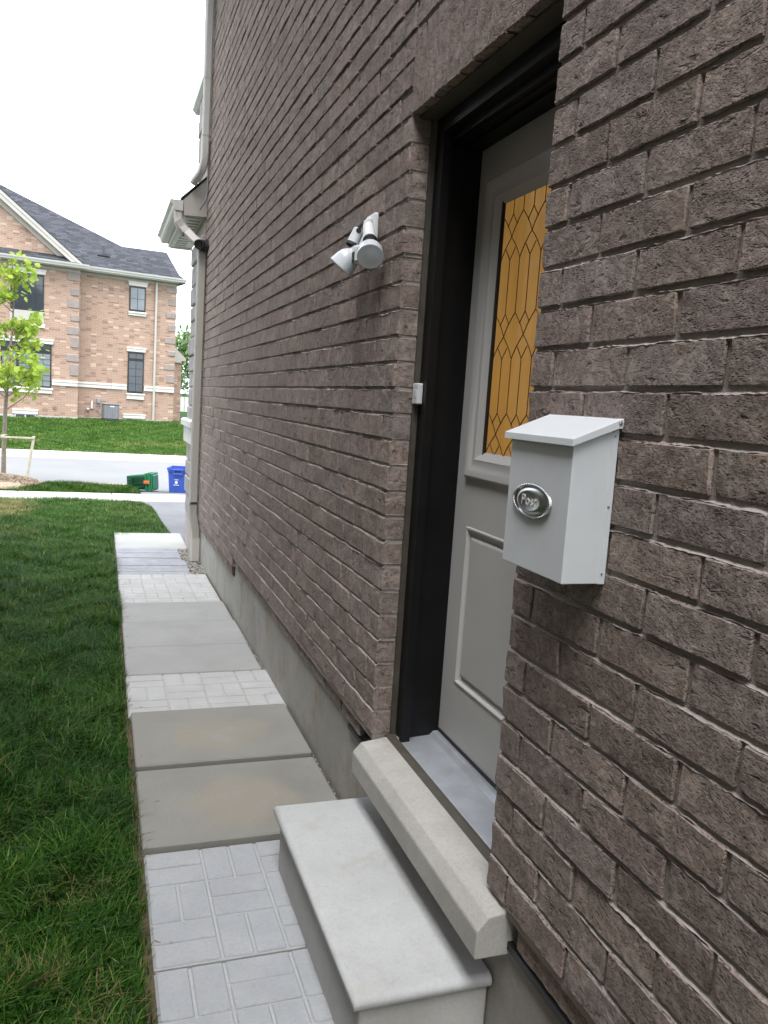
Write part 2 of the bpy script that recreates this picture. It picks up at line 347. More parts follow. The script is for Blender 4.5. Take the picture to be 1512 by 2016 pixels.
    def lathe(s, prof, n=24, M_=None, sx=1., sy=1.):
        # prof: (radius, z) pairs around local z
        vs = []; fs = []; m = len(prof)
        for (r, z) in prof:
            for k in range(n): t = 2 * pi * k / n; vs.append((r * cos(t) * sx, r * sin(t) * sy, z))
        for i in range(m - 1):
            for k in range(n): fs.append((i * n + k, i * n + (k + 1) % n, (i + 1) * n + (k + 1) % n, (i + 1) * n + k))
        if prof[0][0] > 1e-6: fs.append(tuple(range(n - 1, -1, -1)))
        if prof[-1][0] > 1e-6: fs.append(tuple(range((m - 1) * n, m * n)))
        return s._add(vs, fs, M_)
    def ball(s, p, r, M_=None):
        a = (1 + 5 ** .5) / 2; vs = []
        t = [(-1, a, 0), (1, a, 0), (-1, -a, 0), (1, -a, 0), (0, -1, a), (0, 1, a), (0, -1, -a), (0, 1, -a), (a, 0, -1), (a, 0, 1), (-a, 0, -1), (-a, 0, 1)]
        rr = r if isinstance(r, (tuple, list)) else (r, r, r)
        for q in t:
            q = Vector(q).normalized(); vs.append((p[0] + q.x * rr[0], p[1] + q.y * rr[1], p[2] + q.z * rr[2]))
        fs = [(0, 11, 5), (0, 5, 1), (0, 1, 7), (0, 7, 10), (0, 10, 11), (1, 5, 9), (5, 11, 4), (11, 10, 2), (10, 7, 6), (7, 1, 8), (3, 9, 4), (3, 4, 2), (3, 2, 6), (3, 6, 8), (3, 8, 9), (4, 9, 5), (2, 4, 11), (6, 2, 10), (8, 6, 7), (9, 8, 1)]
        return s._add(vs, fs, M_)
    def frame(s, a0, a1, b0, b1, w, d0, d1, axis=0, M_=None):
        # rectangular ring in the plane normal to axis; (a,b) outer rect, w = width, d0..d1 depth
        ax = [0, 1, 2]; ax.remove(axis)
        def bx(p0, p1, q0, q1):
            r = [0] * 6; r[2 * axis], r[2 * axis + 1] = d0, d1; r[2 * ax[0]], r[2 * ax[0] + 1] = p0, p1; r[2 * ax[1]], r[2 * ax[1] + 1] = q0, q1
            s.box(*r, M_=M_)
        bx(a0, a0 + w, b0, b1); bx(a1 - w, a1, b0, b1); bx(a0 + w, a1 - w, b0, b0 + w); bx(a0 + w, a1 - w, b1 - w, b1); return s
    def mesh(s, name, m, smooth=False):
        me = bpy.data.meshes.new(name); me.from_pydata(s.v, [], s.f); me.update()
        a = me.attributes.new('rnd', 'FLOAT', 'POINT'); a.data.foreach_set('value', np.array(s.a, 'f'))
        me.materials.append(M[m] if isinstance(m, str) else m)
        if smooth:
            me.polygons.foreach_set('use_smooth', [True] * len(me.polygons))
            if smooth != 'full': me.set_sharp_from_angle(angle=radians(38 if smooth is True else smooth))
        return me
    def build(s, name, m, parent=None, smooth=False):
        return link(bpy.data.objects.new(name, s.mesh(name, m, smooth)), parent)

def link(o, parent=None):
    COL.objects.link(o)
    if parent is not None:
        o.parent = parent
        if 'abs' in parent: o.matrix_parent_inverse = Matrix.Translation(-Vector(parent.location))
    return o
def tag(o, label=None, cat=None, group=None, kind=None):
    if label: o['label'] = label
    if cat: o['category'] = cat
    if group: o['group'] = group
    if kind: o['kind'] = kind
    return o
def thing(name, label, cat, loc=(0, 0, 0), group=None, absolute=True, rz=0.):
    # absolute: children are modelled in world coordinates; otherwise in the thing's own frame
    o = bpy.data.objects.new(name, None); COL.objects.link(o); o.location = loc; o.rotation_euler = (0, 0, rz); o.empty_display_size = .1
    if absolute: o['abs'] = 1
    return tag(o, label, cat, group)
def struct(name, mb, m, smooth=False): return tag(mb.build(name, m, None, smooth), kind='structure')
def frame_m(o, z, x=None):
    # matrix whose local z points along z, at o
    z = Vector(z).normalized(); x = Vector(x) if x is not None else (Vector((0, 0, 1)) if abs(z.z) < .9 else Vector((1, 0, 0)))
    x = (x - z * x.dot(z)).normalized(); y = z.cross(x)
    return Matrix(((x.x, y.x, z.x, o[0]), (x.y, y.y, z.y, o[1]), (x.z, y.z, z.z, o[2]), (0, 0, 0, 1)))
def project(p):
    v = Vector(p) - CAM; d = v.dot(FW)
    return (756 + 1600 * v.dot(RT) / d, 1008 - 1600 * v.dot(UP) / d, d)

# ------------------------------------------------------------------ ground, drive, road
ZP = [(-60, -.03), (5, -.03), (8, -.08), (9.6, -.11), (14.0, -.215), (15.0, -.24), (15.06, -.24), (15.4, -.185), (15.85, -.165), (15.92, -.31), (22.7, -.31), (22.8, -.31), (23.0, -.13), (24, -.09), (31.5, .41), (33, .43), (60, .45), (600, .5)]
def zg(Y, X=-5.):
    z = float(np.interp(Y, [a for a, b in ZP], [b for a, b in ZP]))
    if 15.0 < Y < 15.95:
        low = float(np.interp(Y, [15.0, 15.95], [-.24, -.27])); t = min(1, max(0, (X + .32) / .14)); z = z * (1 - t) + min(z, low) * t
    return z
g = MB(); ys = sorted(set([a for a, b in ZP] + [-5, 0, 2, 12, 15.2, 15.6, 15.95, 27, 29.5, 36, 45, 100, 200])); xs = [-400, -60, -20, -8, -4, -2, -1, -.6, -.32, -.25, -.18, 0, 2, 6, 12, 25, 70, 400]
g._add([(x, y, zg(y, x)) for y in ys for x in xs], [(j * len(xs) + i, j * len(xs) + i + 1, (j + 1) * len(xs) + i + 1, (j + 1) * len(xs) + i) for j in range(len(ys) - 1) for i in range(len(xs) - 1)])
struct('ground', g, 'ground')

def sheet(name, m, poly_l, poly_r, dz, n=1):
    # strip between left and right edge polylines given as (x, y)
    b = MB(); vs = []; fs = []
    for (a, c) in zip(poly_l, poly_r):
        for t in range(7): q = t / 6; x = a[0] * (1 - q) + c[0] * q; y = a[1] * (1 - q) + c[1] * q; vs.append((x, y, zg(y, x) + dz))
    for j in range(len(poly_l) - 1):
        for t in range(6): k = j * 7 + t; fs.append((k, k + 1, k + 8, k + 7))
    b._add(vs, fs); return struct(name, b, m)
dl = [(-.02, 9.55), (-.06, 10.0), (-.11, 10.6), (-.13, 11.4), (-.14, 12.4), (-.16, 13.3), (-.30, 14.0), (-.32, 14.1)]
sheet('driveway', 'asphalt', dl, [(7, y) for x, y in dl], .012)
al = [(-.24, 15.0), (-.25, 15.3), (-.2, 15.6), (-.16, 15.95)]
sheet('driveway_apron', 'asphalt', al, [(7, y) for x, y in al], .014)
rd = MB().box(-80, 80, 15.95, 22.78, -.33, -.262); struct('road', rd, 'road')
sw = MB().box(-30, 30, 14.06, 15.01, -.34, -.226); swo = struct('sidewalk', sw, 'soil')
for i in range(-5, 7):
    x0 = -.75 + i * 1.52
    MB().box(x0 + .006, x0 + 1.514, 14.06, 15.005, -.30, -.2 - .0005 * (i % 3), .006).build('concrete_bay', 'walk', swo)
kb = MB().box(-40, 40, 22.80, 23.06, -.34, -.125); kbo = struct('kerb', kb, 'kerb')
for i in range(-8, 9):
    x0 = -1.9 + i * 2.0
    MB().prism([(22.62, -.34), (22.62, -.252), (22.80, -.245), (22.84, -.115), (22.87, -.10), (23.05, -.10), (23.05, -.34)], 0, x0 + .008, x0 + 1.992).build('kerb_stone', 'kerb', kbo)
kn = MB().prism([(15.86, -.34), (15.86, -.14), (16.0, -.14), (16.04, -.25), (16.2, -.256), (16.2, -.34)], 0, -40, -.42); struct('near_kerb', kn, 'kerb')

# ------------------------------------------------------------------ the brick house
OY0, OY1 = 1.705, 2.655            # door opening
ZB = .459                          # underside of the lowest full course
CH = .089; BL = .267               # course height, brick module
WEND = 8.52
house = thing('brick_house', 'brown brick house wall with side door filling the right of the picture', 'house', (0, 3, 0))

wall = MB()
zt = 5.95
for (y0, y1, z0, z1) in ((-2.2, OY0 - .004, ZB - .02, zt), (OY1 + .004, WEND, ZB - .02, zt), (OY0 - .004, OY1 + .004, 2.605, zt)):
    wall.box(.0062, .30, y0, y1, z0, z1)
wall.box(.0075, .2, 6.03, WEND, .374, ZB - .02)
# tooled bed joints: a struck mortar fillet that slopes out to the brick below
def bed(y0, y1, z, step):
    k = max(1, int((y1 - y0) / step)); vs = []; fs = []
    for i in range(k + 1):
        y = y0 + (y1 - y0) * i / k; j1 = random.uniform(-.0016, .0016); j2 = random.uniform(-.0016, .0014) + .0014 * sin(y * 31 + z * 57); xo = random.uniform(-.0008, .0014) + .0008 * sin(y * 23 + z * 91)
        vs += [(.0185, y, z + .0075 + j1), (.0150 + xo, y, z + .0036 + j1), (.0004 + xo, y, z - .0056 + j2), (.008, y, z - .0105 + j2)]
    for i in range(k):
        for t in range(3): q = 4 * i + t; fs.append((q, q + 1, q + 5, q + 4))
    wall._add(vs, fs)
i = 0
while ZB + i * CH < zt - .05:
    z = ZB + i * CH
    if 0 < z - ZB < 2.595 - ZB + .01: bed(-.3, OY0, z, .011); bed(OY1, 4.5, z, .02); bed(4.5, WEND, z, .08)
    elif i > 0:
        if 2.61 < z < 2.85: bed(-.3, 1.69, z, .03); bed(2.675, 4.5, z, .03); bed(4.5, WEND, z, .08)
        else: bed(-.3, 4.5, z, .03); bed(4.5, WEND, z, .08)
    i += 1
wall_o = wall.build('wall', 'mortar', house)

def brick_geo(L, H, D, nx, nz, rs, rough=1.):
    xs_ = [-L / 2, -L / 2 + .003] + [-L / 2 + .003 + (L - .006) * i / (nx + 1) for i in range(1, nx + 1)] + [L / 2 - .003, L / 2]
    zs_ = [-H / 2, -H / 2 + .0028] + [-H / 2 + .0028 + (H - .0056) * i / (nz + 1) for i in range(1, nz + 1)] + [H / 2 - .0028, H / 2]
    vs = []; fs = []; nX, nZ = len(xs_), len(zs_)
    tilt = rs.uniform(-.0016, .0016) * rough; p1, p2, p3, p4 = [rs.uniform(0, 6.3) for _ in range(4)]; fq = rs.uniform(26, 48)
    for j, z in enumerate(zs_):
        for i_, x in enumerate(xs_):
            b = i_ in (0, nX - 1) or j in (0, nZ - 1)
            dx = dz = 0
            if i_ in (0, nX - 1): dx = (1 if i_ == 0 else -1) * rs.uniform(-.0006, .0024) * rough
            if j in (0, nZ - 1): dz = (1 if j == 0 else -1) * (rs.uniform(-.0010, .0020) + .0013 * sin(x * fq + (p1 if j else p2)) + .0009 * sin(x * fq * 2.7 + p3) + .0004) * rough
            y = (.0024 + rs.uniform(-.0012, .0024)) if b else -.0008 + .0009 * sin(x * 40 + p4) * sin(z * 60 + p1) + rs.uniform(-.0016, .0016) * rough
            y += tilt * (z / H * 2)
            vs.append((x + dx, y, z + dz))
    for j in range(nZ - 1):
        for i_ in range(nX - 1): q = j * nX + i_; fs.append((q, q + 1, q + nX + 1, q + nX))
    ring = [i_ for i_ in range(nX)] + [j * nX + nX - 1 for j in range(1, nZ)] + [(nZ - 1) * nX + i_ for i_ in range(nX - 2, -1, -1)] + [j * nX for j in range(nZ - 2, 0, -1)]
    k = len(vs)
    for q in ring: vs.append((vs[q][0], D, vs[q][2]))
    m_ = len(ring)
    for t in range(m_): fs.append((ring[t], k + t, k + (t + 1) % m_, ring[(t + 1) % m_]))
    return vs, fs

# list every brick: (y centre, z centre, x face, length, kind)
BR = []
def row_bricks(z, start, end, direction, i):
    """courses run away from the opening edge: direction -1 towards the camera, +1 towards the street"""
    first = .0905 if i % 2 == 0 else .2235
    y = start; L = first
    while (y < end - .02) if direction > 0 else (y > end + .02):
        y2 = y + direction * L
        if direction > 0 and y2 > end: y2 = end
        if direction < 0 and y2 < end: y2 = end
        if abs(y2 - y) > .03: BR.append([(y + y2) / 2, z, random.uniform(-.0030, .0022), abs(y2 - y), 0])
        y = y2 + direction * .0105; L = BL - .0105
nrow = 0
z = ZB
while z < zt - .1:
    k = int(round((1.705 - z) / CH))      # course counted from the joint at eye level
    par = (9 + k - 1) % 2
    zc = z + CH / 2
    if zc < 2.59:
        row_bricks(zc, OY0, -.6, -1, par); row_bricks(zc, OY1, WEND, 1, par)
    elif zc < 2.86:
        row_bricks(zc, OY0 - .012, -.6, -1, par); row_bricks(zc, OY1 + .016, WEND, 1, par)
    else: row_bricks(zc, 8.5 + (.13 if par else 0), -.6, -1, 0)
    z += CH
# soldier course over the door
for i in range(10): BR.append([OY0 - .004 + .0967 * (i + .5) - .0, 2.728 + random.uniform(-.003, .003), random.uniform(-.001, .0015), .257, 1])
# the set-back course under the wall, and the course below the step in the ledge
y = -.1
while y < 6.0:
    if not (1.40 < y < 2.70): BR.append([y + .128, .4145, .019, .257, 2])
    y += BL
BR.append([1.47, .4145, .019, .20, 2])
y = 6.03
while y < WEND: BR.append([min(y + .128, WEND - .128), .4145, .001, .257, 0]); BR.append([min(y + .19, WEND - .128), .3255, .014, .257, 2]); y += BL
for b in BR:
    hl = b[3] / 2; hz_ = .1285 if b[4] == 1 else .0395
    if b[4] == 1: pts = [project((0, b[0] + a * .043, b[1] + c * .1285)) for a, c in ((-1, -1), (1, -1), (1, 1), (-1, 1))]
    else: pts = [project((b[2], b[0] + a * hl, b[1] + c * .0395)) for a, c in ((-1, -1), (1, -1), (1, 1), (-1, 1))]
    if min(p[2] for p in pts) < .2: b.append(0.); continue
    q = [(min(1512, max(0, p[0])), min(2016, max(0, p[1]))) for p in pts]
    b.append(abs(sum(q[i][0] * q[(i + 1) % 4][1] - q[(i + 1) % 4][0] * q[i][1] for i in range(4))) / 2)
BR.sort(key=lambda b: -b[5])
var = {}
def brick_mesh(L, kind):
    key = (round(L, 3), kind, random.randrange(9 if L > .2 else 4))
    if key not in var:
        rs = random.Random(hash(key) & 0xffff); nx = 13 if L > .2 else (7 if L > .13 else 4)
        vs, fs = brick_geo(L, .0775 if kind != 1 else .0865, .088, nx, 3, rs)
        b = MB(); b._add(vs, fs); var[key] = b.mesh('brick', 'brick', 24)
        me = var[key]; k0 = (len(me.polygons))
    return var[key]
RZ = Matrix.Rotation(-pi / 2, 4, 'Z'); RS = RZ @ Matrix.Rotation(pi / 2, 4, 'Y')
for b in BR[:300]:
    o = bpy.data.objects.new('brick', brick_mesh(b[3], b[4])); COL.objects.link(o); o.parent = wall_o
    o.matrix_basis = Matrix.Translation((b[2], b[0], b[1])) @ (RS if b[4] == 1 else RZ)
rest = MB(); rs = random.Random(3)
for b in BR[300:]:
    vs, fs = brick_geo(b[3], .0775 if b[4] != 1 else .0865, .088, 2 if b[5] > 150 else 0, 1 if b[5] > 150 else 0, rs, .9); rest.r = rs.random()
    rest._add(vs, fs, Matrix.Translation((b[2], b[0], b[1])) @ (RS if b[4] == 1 else RZ))
tag(rest.build('brickwork', 'brick', house, 24), 'brown rug-faced bricks of the upper and far wall', kind='stuff')

# foundation, flashing
f = MB()
f.box(.03, .3, -2.2, 6.03, -.4, .372); f.box(.03, .3, 6.03, 9.55, -.4, .285)
f.build('foundation', 'found', house)
fl = MB(); fl.box(.014, .06, -1, 1.63, .352, .371); fl.box(.012, .06, 2.62, 2.98, .356, .371)
fl._add([(.028, 2.66, .36), (.012, 2.66, .33), (.02, 2.72, .30), (.029, 2.80, .30), (.029, 2.95, .36)], [(0, 1, 2, 3, 4)]); fl.build('flashing', 'flash', house)
# stone door sill
sp = [(-.072, .335), (-.072, .407), (-.069, .412), (-.045, .440), (-.041, .443), (.062, .457), (.062, .335)]
MB().prism(sp, 1, 1.605, 2.64).build('stone_sill', 'sill', house)
MB().prism([(.052, .4575), (.072, .463), (.09, .464), (.09, .40), (.052, .40)], 1, OY0, OY1).build('caulk_bead', 'caulk', house)
# door frame
fr = MB()
for (ya, yb) in ((OY1 - .075, OY1 + .02), (OY0 - .02, OY0 + .075)):
    pass
fo = MB().box(.088, .112, OY1 - .095, OY1 + .03, .44, 2.59).box(.088, .112, OY0 - .03, OY0 + .095, .44, 2.59).box(.088, .112, OY0 + .095, OY1 - .095, 2.53, 2.61)
fo.box(.082, .088, OY1 - .095, OY1 - .070, .44, 2.555).box(.082, .088, OY0 + .070, OY0 + .095, .44, 2.555).box(.080, .088, OY0 + .07, OY1 - .07, 2.53, 2.548)
fo.build('storm_frame', 'black', house)
fj = MB().box(.112, .30, OY1 - .064, OY1 + .02, .44, 2.58).box(.112, .30, OY0 - .02, OY0 + .064, .44, 2.58).box(.112, .30, OY0 + .064, OY1 - .064, 2.505, 2.62)
fj.box(.165, .18, OY0 + .064, OY1 - .064, 2.496, 2.505).box(.13, .14, OY0 + .064, OY1 - .064, 2.50, 2.506)
fj.build('door_jamb', 'black', house)
MB().box(.070, .0885, OY1 - .014, OY1 + .01, .455, 2.59).box(.070, .0885, OY0 - .01, OY0 + .014, .455, 2.59).build('brown_caulk', 'caulk', house)
MB().box(.03, .09, OY0 + .002, OY1 - .002, 2.588, 2.596).build('steel_lintel', 'caulk', house)
th = MB(); th.prism([(.075, .44), (.075, .458), (.082, .464), (.20, .472), (.215, .486), (.235, .487), (.30, .487), (.30, .44)], 1, OY0 + .04, OY1 - .04); th.build('threshold', 'alu', house)
# door
DX = .235; DY0, DY1 = 1.778, 2.591
door = MB(); 
def ring(mb, prof, y0, y1, z0, z1):
    """moulding: prof = list of (inset, x) swept round the rectangle"""
    vs = []; fs = []
    for (i_, x) in prof: vs += [(x, y0 + i_, z0 + i_), (x, y1 - i_, z0 + i_), (x, y1 - i_, z1 - i_), (x, y0 + i_, z1 - i_)]
    for a in range(len(prof) - 1):
        for k in range(4): p = a * 4 + k; q = a * 4 + (k + 1) % 4; fs.append((p, p + 4, q + 4, q))
    mb._add(vs, fs)
# stiles and rails round the lite and the panel
LZ0, LZ1, LY0, LY1 = 1.425, 2.388, 1.855, 2.514
PZ0, PZ1, PY0, PY1 = .706, 1.258, 1.886, 2.484
for (a, b, c, d) in ((DY0, PY0, .49, 2.502), (PY1, DY1, .49, 2.502)): pass
door.box(DX, DX + .045, DY0, LY0 + .02, .492, 2.502); door.box(DX, DX + .045, LY1 - .02, DY1, .492, 2.502)
door.box(DX, DX + .045, LY0 + .02, LY1 - .02, LZ1 - .02, 2.502); door.box(DX, DX + .045, LY0 + .02, LY1 - .02, PZ1, LZ0 + .02); door.box(DX, DX + .045, LY0 + .02, LY1 - .02, .492, PZ0)
door.box(DX, DX + .045, LY0 + .02, PY0, PZ0, PZ1); door.box(DX, DX + .045, PY1, LY1 - .02, PZ0, PZ1)
do = door.build('door', 'door', house)
do['label'] = 'grey painted entry door with leaded amber glass'
pm = MB(); ring(pm, [(0, DX), (.003, DX - .004), (.008, DX - .004), (.014, DX + .006), (.03, DX + .010), (.036, DX + .002), (.042, DX + .0005)], PY0, PY1, PZ0, PZ1)
pm._add([(DX + .0005, PY0 + .042, PZ0 + .042), (DX + .0005, PY1 - .042, PZ0 + .042), (DX + .0005, PY1 - .042, PZ1 - .042), (DX + .0005, PY0 + .042, PZ1 - .042)], [(0, 3, 2, 1)])
pm.build('raised_panel', 'door', do)
lm_ = MB(); ring(lm_, [(0, DX + .001), (0, DX - .010), (.006, DX - .015), (.02, DX - .014), (.03, DX - .008), (.05, DX - .006), (.062, DX - .008), (.07, DX - .003), (.092, DX + .012), (.095, DX + .02)], LY0, LY1, LZ0, LZ1)
lm_.build('lite_frame', 'door', do, 30)
GY0, GY1, GZ0, GZ1 = LY0 + .094, LY1 - .094, LZ0 + .03, LZ1 - .045
gm = MB().box(DX + .010, DX + .020, LY0 + .06, LY1 - .06, LZ0 + .025, LZ1 - .025); gm.build('glass_pane', 'amber', do)
sp_ = MB(); ring(sp_, [(.092, DX + .004), (.098, DX + .004), (.1, DX + .0085), (.110, DX + .009)], LY0, LY1, LZ0 - .065, LZ1 + .052); sp_.build('glass_spacer', 'came', do)
# lead cames: B columns throw long diagonals, A columns short forks
cm = MB(); gx = DX + .0095; R_ = .0016
def came(pts): cm.tube([(gx, y, z) for y, z in pts], R_, 5)
def arc(y0, z0, y1, z1, bow=.0):
    return [(y0 + (y1 - y0) * t + bow * sin(pi * t), z0 + (z1 - z0) * t) for t in (0, .25, .5, .75, 1)]
P_ = .0637; yb0 = 2.2835; zones = [(2.256, 2.117), (1.953, 1.813), (1.645, 1.508)]
zt_, zb_ = 2.345, 1.448
for k in range(-5, 4):
    yc = yb0 + k * P_
    if not (1.94 < yc < 2.43): continue
    zz = zt_
    for (a, b) in zones: came([(yc, zz), (yc, a)]); zz = b
    came([(yc, zz), (yc, zb_)])
    for (a, b) in zones:
        h = a - b
        if k % 2 == 0:
            for s_ in (-1, 1):
                if 1.93 < yc + s_ * 2 * P_ < 2.44: came(arc(yc, a, yc + s_ * P_, (a + b) / 2, s_ * .006) + arc(yc + s_ * P_, (a + b) / 2, yc + s_ * 2 * P_, b, s_ * .006)[1:])
                elif 1.93 < yc + s_ * P_ < 2.44: came(arc(yc, a, yc + s_ * P_, (a + b) / 2, s_ * .006)); came(arc(yc, b, yc + s_ * P_, (a + b) / 2, s_ * .006))
        else:
            for s_ in (-1, 1):
                if 1.93 < yc + s_ * P_ / 2 < 2.44: came([(yc, a), (yc + s_ * P_ * .48, a - h * .25)]); came([(yc, b), (yc + s_ * P_ * .48, b + h * .25)])
cm.build('lead_came', 'came', do)
MB().box(DX - .004, DX + .012, DY0 + .002, DY1 - .002, .489, .500).build('door_sweep', 'dark_rubber', do)
# black panel, its colour standing in for the dark behind the frame
MB().box(.30, .34, OY0 - .1, OY1 + .1, .3, 2.75).build('dark_panel', 'black', house)

# stone quoins, water table, upper cap
qz = .30; j = 0
while qz < 3.1:
    h_ = random.choice((.17, .20, .23)); y1 = 9.47 + random.uniform(-.012, .02)
    if not (1.09 < qz + h_ / 2 < 1.36):
        MB().box(-.03 + random.uniform(-.014, .008), .3, 8.53, y1, qz + .005, qz + h_ - .006, .012).build('quoin_stone', 'stone', house)
    qz += h_
MB().box(-.012, .32, 8.525, 9.44, -.4, 3.40).build('quoin_backing', 'mortar', house)
MB().prism([(-.05, 1.10), (-.05, 1.27), (-.085, 1.285), (-.085, 1.345), (-.06, 1.36), (.3, 1.36), (.3, 1.10)], 1, 8.55, 9.62).build('water_table', 'capstone', house)
for (a, b) in ((3.86, 4.05), (4.05, 4.3), (4.3, 4.47), (4.47, 4.66)): MB().box(-.025 + random.uniform(-.01, .005), .3, 8.54, 9.25, a + .005, b - .005, .01).build('quoin_stone', 'stone', house)
MB().box(-.006, .3, 8.525, 9.22, 3.4, 5.95).build('upper_quoin_backing', 'mortar', house)
MB().prism([(-.03, 4.66), (-.065, 4.70), (-.065, 4.93), (.2, 5.02), (.2, 4.66)], 1, 8.55, 9.62).build('frieze_cap', 'trim_lt', house)
# lower eave at the corner: closing board, gutter, soffit, shingles
ev = MB(); ev.prism([(-.218, 3.365), (-.226, 3.51), (.0, 3.74), (.03, 3.74), (.03, 3.372)], 1, 8.50, 8.535); ev.build('eave_end_board', 'trim', house)
MB().prism([(-.226, 3.36), (-.226, 3.5), (-.20, 3.5), (-.20, 3.36)], 1, 8.537, 10.45).build('fascia', 'trim_lt', house)
so_ = MB().box(-.20, .0, 8.54, 9.45, 3.366, 3.374); so_.build('soffit', 'soffit', house)
for k in range(12): MB().box(-.198, -.035, 8.58 + k * .15, 8.588 + k * .15, 3.358, 3.366).build('soffit_groove', 'trim', house)
MB().box(-.20, -.165, 8.55, 10.4, 3.35, 3.366).box(-.20, .05, 10.38, 10.45, 3.35, 3.5).box(-.165,.05,9.46,10.38,3.366,3.374).build('soffit_trim', 'soffit', house)
MB().prism([(-.245, 3.512), (.05, 3.80), (.05, 3.815), (-.25, 3.525)], 1, 8.49, 10.46).build('eave_shingles', 'shingle', house)
gp = [(-.228, 3.40), (-.30, 3.40), (-.315, 3.42), (-.325, 3.455), (-.35, 3.475), (-.352, 3.497), (-.228, 3.497)]
MB().prism(gp, 1, 8.49, 10.46).build('gutter', 'trim_lt', house)
def arcpts(p0, p1, p2, n=5):
    p0, p1, p2 = map(Vector, (p0, p1, p2)); return [tuple(p0 * (1 - t) ** 2 + p1 * 2 * t * (1 - t) + p2 * t * t) for t in [i / n for i in range(n + 1)]]
# lower downspout: outlet elbow, long drop, kick behind the base
DSY = 8.36
ds = MB()
pts = [(-.27, 8.535, 3.41), (-.27, 8.53, 3.34)] + arcpts((-.27, 8.53, 3.33), (-.265, 8.52, 3.26), (-.22, 8.48, 3.23), 4)[1:] + arcpts((-.12, 8.42, 3.13), (-.05, DSY, 3.08), (-.05, DSY, 3.0), 4)
ds.rtube(pts, .042, .034, (1, .0, .6)); dso = ds.build('downspout', 'trim', house, 30)
ds2 = MB(); ds2.rtube([(-.048, DSY, 3.08), (-.048, DSY, .52)], .0415, .034, (1, 0, 0)); ds2.build('pipe', 'trim', dso, 30)
for z_ in (.72, 2.1): 
    b = MB(); b.rtube([(-.048, DSY, z_ - .003), (-.048, DSY, z_ + .003)], .0435, .036, (1, 0, 0)); b.build('joint_band', 'trim', dso)
ds3 = MB(); ds3.rtube([(-.048, DSY, .55)] + arcpts((-.048, DSY, .5), (-.05, DSY, .42), (-.035, DSY, .36), 4) + arcpts((-.025, DSY, .3), (-.014, DSY, .25), (-.014, DSY, .2), 4) + [(-.014, DSY, .12)], .0415, .034, (1, 0, 0)); ds3.build('elbow', 'trim', dso, 30)
for k in range(7):
    z_ = .53 - k * .012; b = MB(); b.rtube([(-.048 + k * .0006, DSY, z_ - .002), (-.048 + k * .0006, DSY, z_ + .002)], .0432, .0358, (1, 0, 0)); b.build('crimp', 'trim', dso)
ds4 = MB(); ds4.rtube([(-.014, DSY - .01, .17), (-.022, DSY - .07, -.055)], .047, .04, (1, 0, 0)); ds4.build('outlet', 'trim', dso, 30)
for k in range(9):
    t = k / 8; p = Vector((-.262, 8.52, 3.30)).lerp(Vector((-.20, 8.465, 3.20)), t); b = MB(); b.rtube([p, p + Vector((.012, -.008, -.011)) * .3], .0495, .0385, (1, 0, .6)); b.build('crimp', 'trim', dso)
# upper downspout with a kick-out on the lower roof
us = MB(); us.rtube([(-.045, 8.37, 5.9), (-.05, 8.37, 4.02)] + arcpts((-.05, 8.37, 3.95), (-.05, 8.375, 3.82), (-.085, 8.40, 3.76), 5) + [(-.15, 8.46, 3.66)], .036, .028, (1, 0, .5)); uso = us.build('upper_downspout', 'trim_lt', house, 30)
for z_ in (4.1, 4.62): 
    b = MB(); b.rtube([(-.0485, 8.37, z_ - .006), (-.0485, 8.37, z_ + .006)], .039, .031, (1, 0, .0)); b.build('strap', 'trim_lt', uso)
MB().tube([(-.012, 8.38, 4.05), (-.014, 8.38, 3.60), (-.02, 8.385, 3.52), (-.065, 8.42, 3.44), (-.075, 8.43, 3.42)], .0085, 8).build('conduit', 'conduit', house, True)
# black plastic vent elbow
vp = MB(); vp.tube([(.0, 8.30, 3.06), (-.035, 8.30, 3.065)], .062, 20); vp.tube([(-.03, 8.30, 3.065), (-.055, 8.295, 3.065), (-.085, 8.26, 3.06)], .05, 20); vpo = vp.build('vent_pipe', 'pvc_black', house, True)
vm = MB(); vm.lathe([(.045, 0), (.047, .02), (.038, .021), (.034, -.02), (0, -.03)], 20, frame_m((-.09, 8.25, 3.06), (-.15, -.9, -.1))); vm.build('vent_mouth', 'dark_rubber', vpo, True)
# top eave out of view that carries the downspout
MB().box(-.42, .5, -2.4, 9.7, 5.95, 6.0).build('top_soffit', 'soffit', house)
MB().box(-.54, -.42, -2.4, 9.7, 5.93, 6.06).build('top_gutter', 'trim_lt', house)
MB().prism([(-.5, 6.03), (3.0, 8.2), (6.5, 6.03)], 1, -2.4, 9.7).build('roof', 'shingle', house)
MB().box(.3, 6, -2.2, 9.2, -.4, 6.0).build('inner_wall', 'mortar', house)

# ------------------------------------------------------------------ step
st = thing('precast_step', 'white precast concrete step with rounded nosing under the door sill', 'step', (-.16, 2.17, 0))
MB().box(-.322, .026, 1.70, 2.645, -.06, .186, .006).build('riser', 'step_side', st)
cap = [(-.338, .186), (-.345, .193), (-.347, .204), (-.343, .215), (-.333, .221), (-.318, .2225), (.024, .2225), (.024, .186)]
tp = MB(); 
def nosing(mb, x0, x1, y0, y1, prof):
    # cap with the same rounded edge on three sides (front and both ends)
    vs = []; fs = []; n = len(prof)
    for (o_, z_) in prof: vs += [(x1, y0 - o_, z_), (x0 - o_, y0 - o_, z_), (x0 - o_, y1 + o_, z_), (x1, y1 + o_, z_)]
    for a in range(n - 1):
        for k in range(3): p = a * 4 + k; fs.append((p, p + 1, p + 5, p + 4))
    fs.append(tuple((n - 1) * 4 + k for k in (0, 1, 2, 3))); fs.append((3, 2, 1, 0)); fs.append(tuple(a * 4 + 3 for a in range(n)) + tuple(a * 4 for a in range(n - 1, -1, -1)))
    mb._add(vs, fs)
